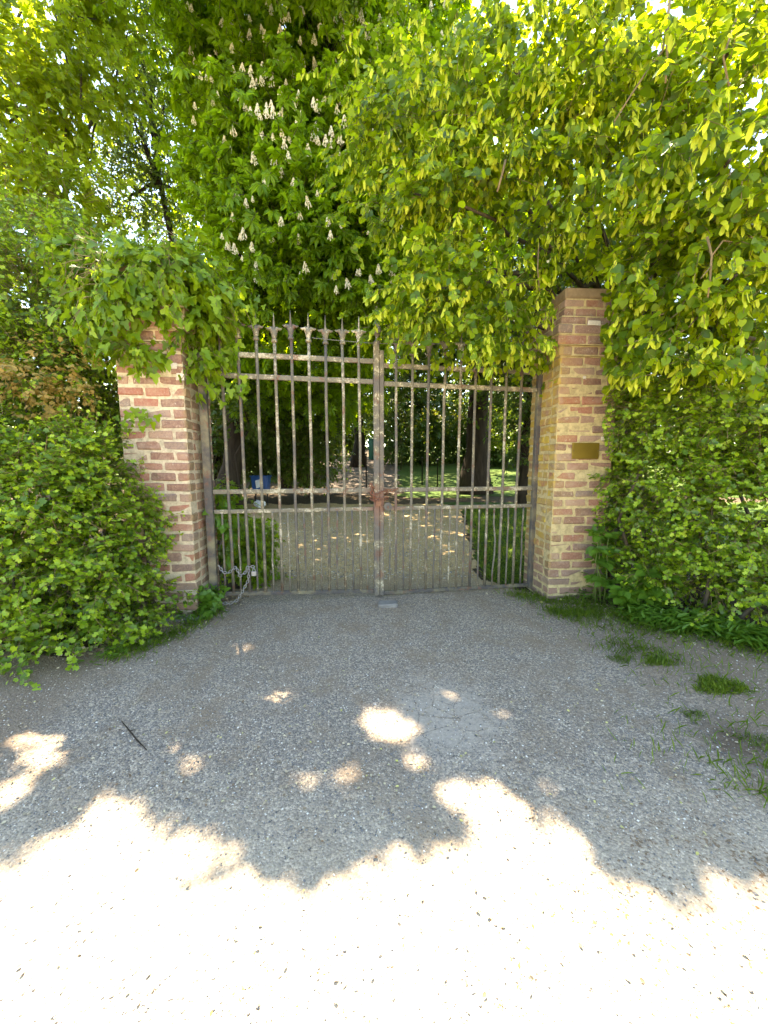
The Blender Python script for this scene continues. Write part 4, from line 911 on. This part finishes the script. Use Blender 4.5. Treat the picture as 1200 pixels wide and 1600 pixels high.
pb('shrub', 'yellow sunlit shrub on the sunny lawn beyond the stout trunk', 690, 720, 23, [blob(690, 655, 23, 32, 38, 1.0), blob(665, 665, 23.5, 22, 28, .8)], 'yellow', .15, 260, 113)
pb('shrub', 'mid green shrub beyond the green bin behind the centre stile', 590, 720, 18, [blob(550, 655, 25, 50, 40, 1.), blob(625, 670, 17.5, 30, 45, .9)], 'dark', .12, 380, 114)
pb('shrub', 'small bright green shrub by the far right bars', 812, 720, 14, [blob(812, 680, 14, 22, 18, .5), blob(790, 640, 16, 40, 50, .8)], 'hawthorn', .10, 240, 115)
for i_, (px_, y_, rx_, ry_, Yd, lab_) in enumerate(((350, 650, 50, 80, 15, 'dark shrub screen furthest left behind the gate'), (430, 640, 60, 80, 16, 'dark shrub screen behind the grey green shrub'), (510, 640, 50, 70, 25, 'dark shrub screen above the earth footpath'), (740, 650, 60, 60, 21, 'dark shrub screen beyond the stout trunk on the lawn'), (650, 600, 50, 50, 20, 'high dark shrub screen above the yellow sunlit shrub'), (810, 620, 50, 70, 19, 'dark shrub screen furthest right behind the gate'))):
    pb('shrub', lab_, px_, 720, Yd, [blob(px_, y_, Yd, rx_, ry_, 1.0), blob(px_, 690, Yd, rx_ * 1.1, 38, 1.0, 1.3)], 'dark', .13, 700, 150 + i_)
# far wood closing the horizon
rr = np.random.default_rng(121); lv = Leaves()
wbb = [blob3((x_, 36 + 3 * math.sin(x_ * .7) + rr.normal(), 4.2 + rr.uniform(-1, 1.5) + 1.2), (3.2, 2, rr.uniform(3, 4.6))) for x_ in np.arange(-38, 40, 3.6)] + [blob3((x_, 33.5 + rr.normal() * .6, 3.6), (2.2, 1.2, 1.9)) for x_ in np.arange(-22, 24, 2.6)] + [blob3((sx * (13 + rr.uniform(0, 4)), y_, 4.), (3, 3, rr.uniform(3.2, 4.6))) for sx in (-1, 1) for y_ in np.arange(9, 34, 4.5)]
P, O = clusters(rr, wbb, 4600, .5, above); sprays(rr, lv, P, O, 4, .5, .5, 5, .30, .15)
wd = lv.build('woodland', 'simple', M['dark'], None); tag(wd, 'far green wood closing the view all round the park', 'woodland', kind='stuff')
# lawn grass behind the gate on the right
rr = np.random.default_rng(131); n = 16000; y = 3.8 + 4.8 * rr.random(n) ** 1.2; x = path_right(y) + .05 + (2.2 + .2 * y) * rr.random(n) ** 1.3; P = np.stack([x, y, gz(x, y)], -1)
tag(blades(P, rr.uniform(.025, .085, n), rr, 1, .9).build('lawn_grass', 'blade', M['grass'], None), 'low lawn grass beside the park path behind the right gate leaf', 'grass', kind='stuff')
# ------------------------------------------------------------------ park furniture
c = at(408, 756, 9.1); g = float(terrain(c[0], c[1])); th = thing('litter_bin', 'blue plastic bin with a white panel behind the left gate leaf', 'bin', (c[0], c[1], g))
zt_ = at(408, 744, 9.1)[2]; zb_ = at(408, 765, 9.1)[2]; b = MB(); hw = .20
b.add([(c[0] + sx * hw * k_, c[1] + sy * .14 * k_, z_) for z_, k_ in ((zb_, .86), (zt_, 1.0)) for sx, sy in ((-1, -1), (1, -1), (1, 1), (-1, 1))], [(3, 2, 1, 0), (0, 1, 5, 4), (1, 2, 6, 5), (2, 3, 7, 6), (3, 0, 4, 7)])
b.build('tub', M['blue'], th, False, .012)
b = MB(); b.tube([(c[0] + sx * (hw + .008), c[1] + sy * .148, zt_) for sx, sy in ((-1, -1), (1, -1), (1, 1), (-1, 1))], .014, 6, True); b.build('rim', M['blue'], th)
b = MB(); b.box((c[0] - .01, c[1] - .147, (zt_ + zb_) / 2 - .01), (.07, 0, .02), (0, .004, 0), (-.01, 0, .09)); b.build('white_panel', M['white_plastic'], th, False, .003)
b = MB()
for sx in (-1, 1): b.box((c[0] + sx * .14, c[1], (zb_ + g) / 2 - .01), (.012, 0, 0), (0, .012, 0), (0, 0, (zb_ - g) / 2 + .012))
b.build('legs', M['black_iron'], th)
c = at(405, 772, 8.7); g = float(terrain(c[0], c[1])); bm = bmesh.new(); bmesh.ops.create_icosphere(bm, subdivisions=3, radius=.1)
rr = np.random.default_rng(141)
for v in bm.verts:
    v.co *= 1 + .35 * math.sin(v.co.x * 60 + v.co.z * 40) * math.cos(v.co.y * 50) + rr.normal() * .06; v.co.x *= 1.2; v.co.z *= .85
me = bpy.data.meshes.new('plastic_bag'); bm.to_mesh(me); bm.free()
tag(link('plastic_bag', me, M['white_plastic'], None, (c[0], c[1], g + .08)), 'crumpled white plastic bag lying below the blue bin', 'bag')
c = at(586, 705, 23); g = float(terrain(c[0], c[1])); zt_ = at(586, 687, 23)[2]; th = thing('green_bin', 'tall round green park bin half hidden by the centre stile', 'bin', (c[0], c[1], g))
b = MB(); b.lathe((c[0], c[1], g), [(0, .37), (.02, .38), (zt_ - g - .05, .38), (zt_ - g, .37)], 16); b.build('drum', M['green_paint'], th, True)
b = MB(); b.lathe((c[0], c[1], zt_ - .001), [(0, .39), (.05, .39), (.08, .3), (.09, .05)], 16); b.build('lid', M['green_paint'], th, True)
for px, y0, y1, Y, lab in ((572, 708, 757, 12.6, 'slim black post beside the green bin with a small knob'), (660, 714, 752, 13.2, 'slim black post on the lawn nearest the centre stile'), (684, 717, 762, 12.4, 'slim black post on the lawn left of the stout trunk')):
    a = at(px, y0, Y); g = float(terrain(a[0], a[1])); b = MB(); h_ = max(.5, a[2] - g)
    b.lathe((a[0], a[1], g), [(0, .024), (h_ - .06, .02), (h_ - .05, .034), (h_ - .02, .036), (h_, .01)], 8)
    tag(b.build('iron_post', M['black_iron'], None, True), lab, 'post', 'black posts in the park')
# ================================================================== CAMERA, LIGHT
cd = bpy.data.cameras.new('camera'); cam = bpy.data.objects.new('camera', cd); COL.objects.link(cam)
cam.location = CAM; cam.rotation_euler = (PI / 2 - T, 0, 0); cd.sensor_fit = 'HORIZONTAL'; cd.sensor_width = 36; cd.lens = 18.0; cd.clip_start = .02; cd.clip_end = 1000
SC.camera = cam
w = bpy.data.worlds.new('World'); SC.world = w; w.use_nodes = True; nt = w.node_tree; nt.nodes.clear()
sk = nt.nodes.new('ShaderNodeTexSky'); sk.sky_type = 'NISHITA'; sk.sun_disc = False; sk.sun_elevation = SUN_EL; sk.sun_rotation = -SUN_AZ; sk.air_density = 1.0; sk.dust_density = .1; sk.ozone_density = 1.0
bg = nt.nodes.new('ShaderNodeBackground'); bg.inputs[1].default_value = .115; wo = nt.nodes.new('ShaderNodeOutputWorld')
nt.links.new(sk.outputs[0], bg.inputs[0]); nt.links.new(bg.outputs[0], wo.inputs[0])
ld = bpy.data.lights.new('sun', 'SUN'); lo = bpy.data.objects.new('sun', ld); COL.objects.link(lo); ld.energy = 5.0; ld.angle = math.radians(.5); ld.color = (1, .94, .84)
lo.rotation_euler = Vector(SUN).to_track_quat('Z', 'Y').to_euler(); lo.location = (0, 0, 20)
SC.view_settings.view_transform = 'Standard'; SC.view_settings.look = 'None'; SC.view_settings.gamma = 1; SC.view_settings.exposure = 3.12; SC.view_settings.use_white_balance = True; SC.view_settings.white_balance_temperature = 8300
cy = SC.cycles; cy.max_bounces = 8; cy.diffuse_bounces = 4; cy.glossy_bounces = 2; cy.transmission_bounces = 4; cy.sample_clamp_indirect = 6; cy.caustics_reflective = False; cy.caustics_refractive = False
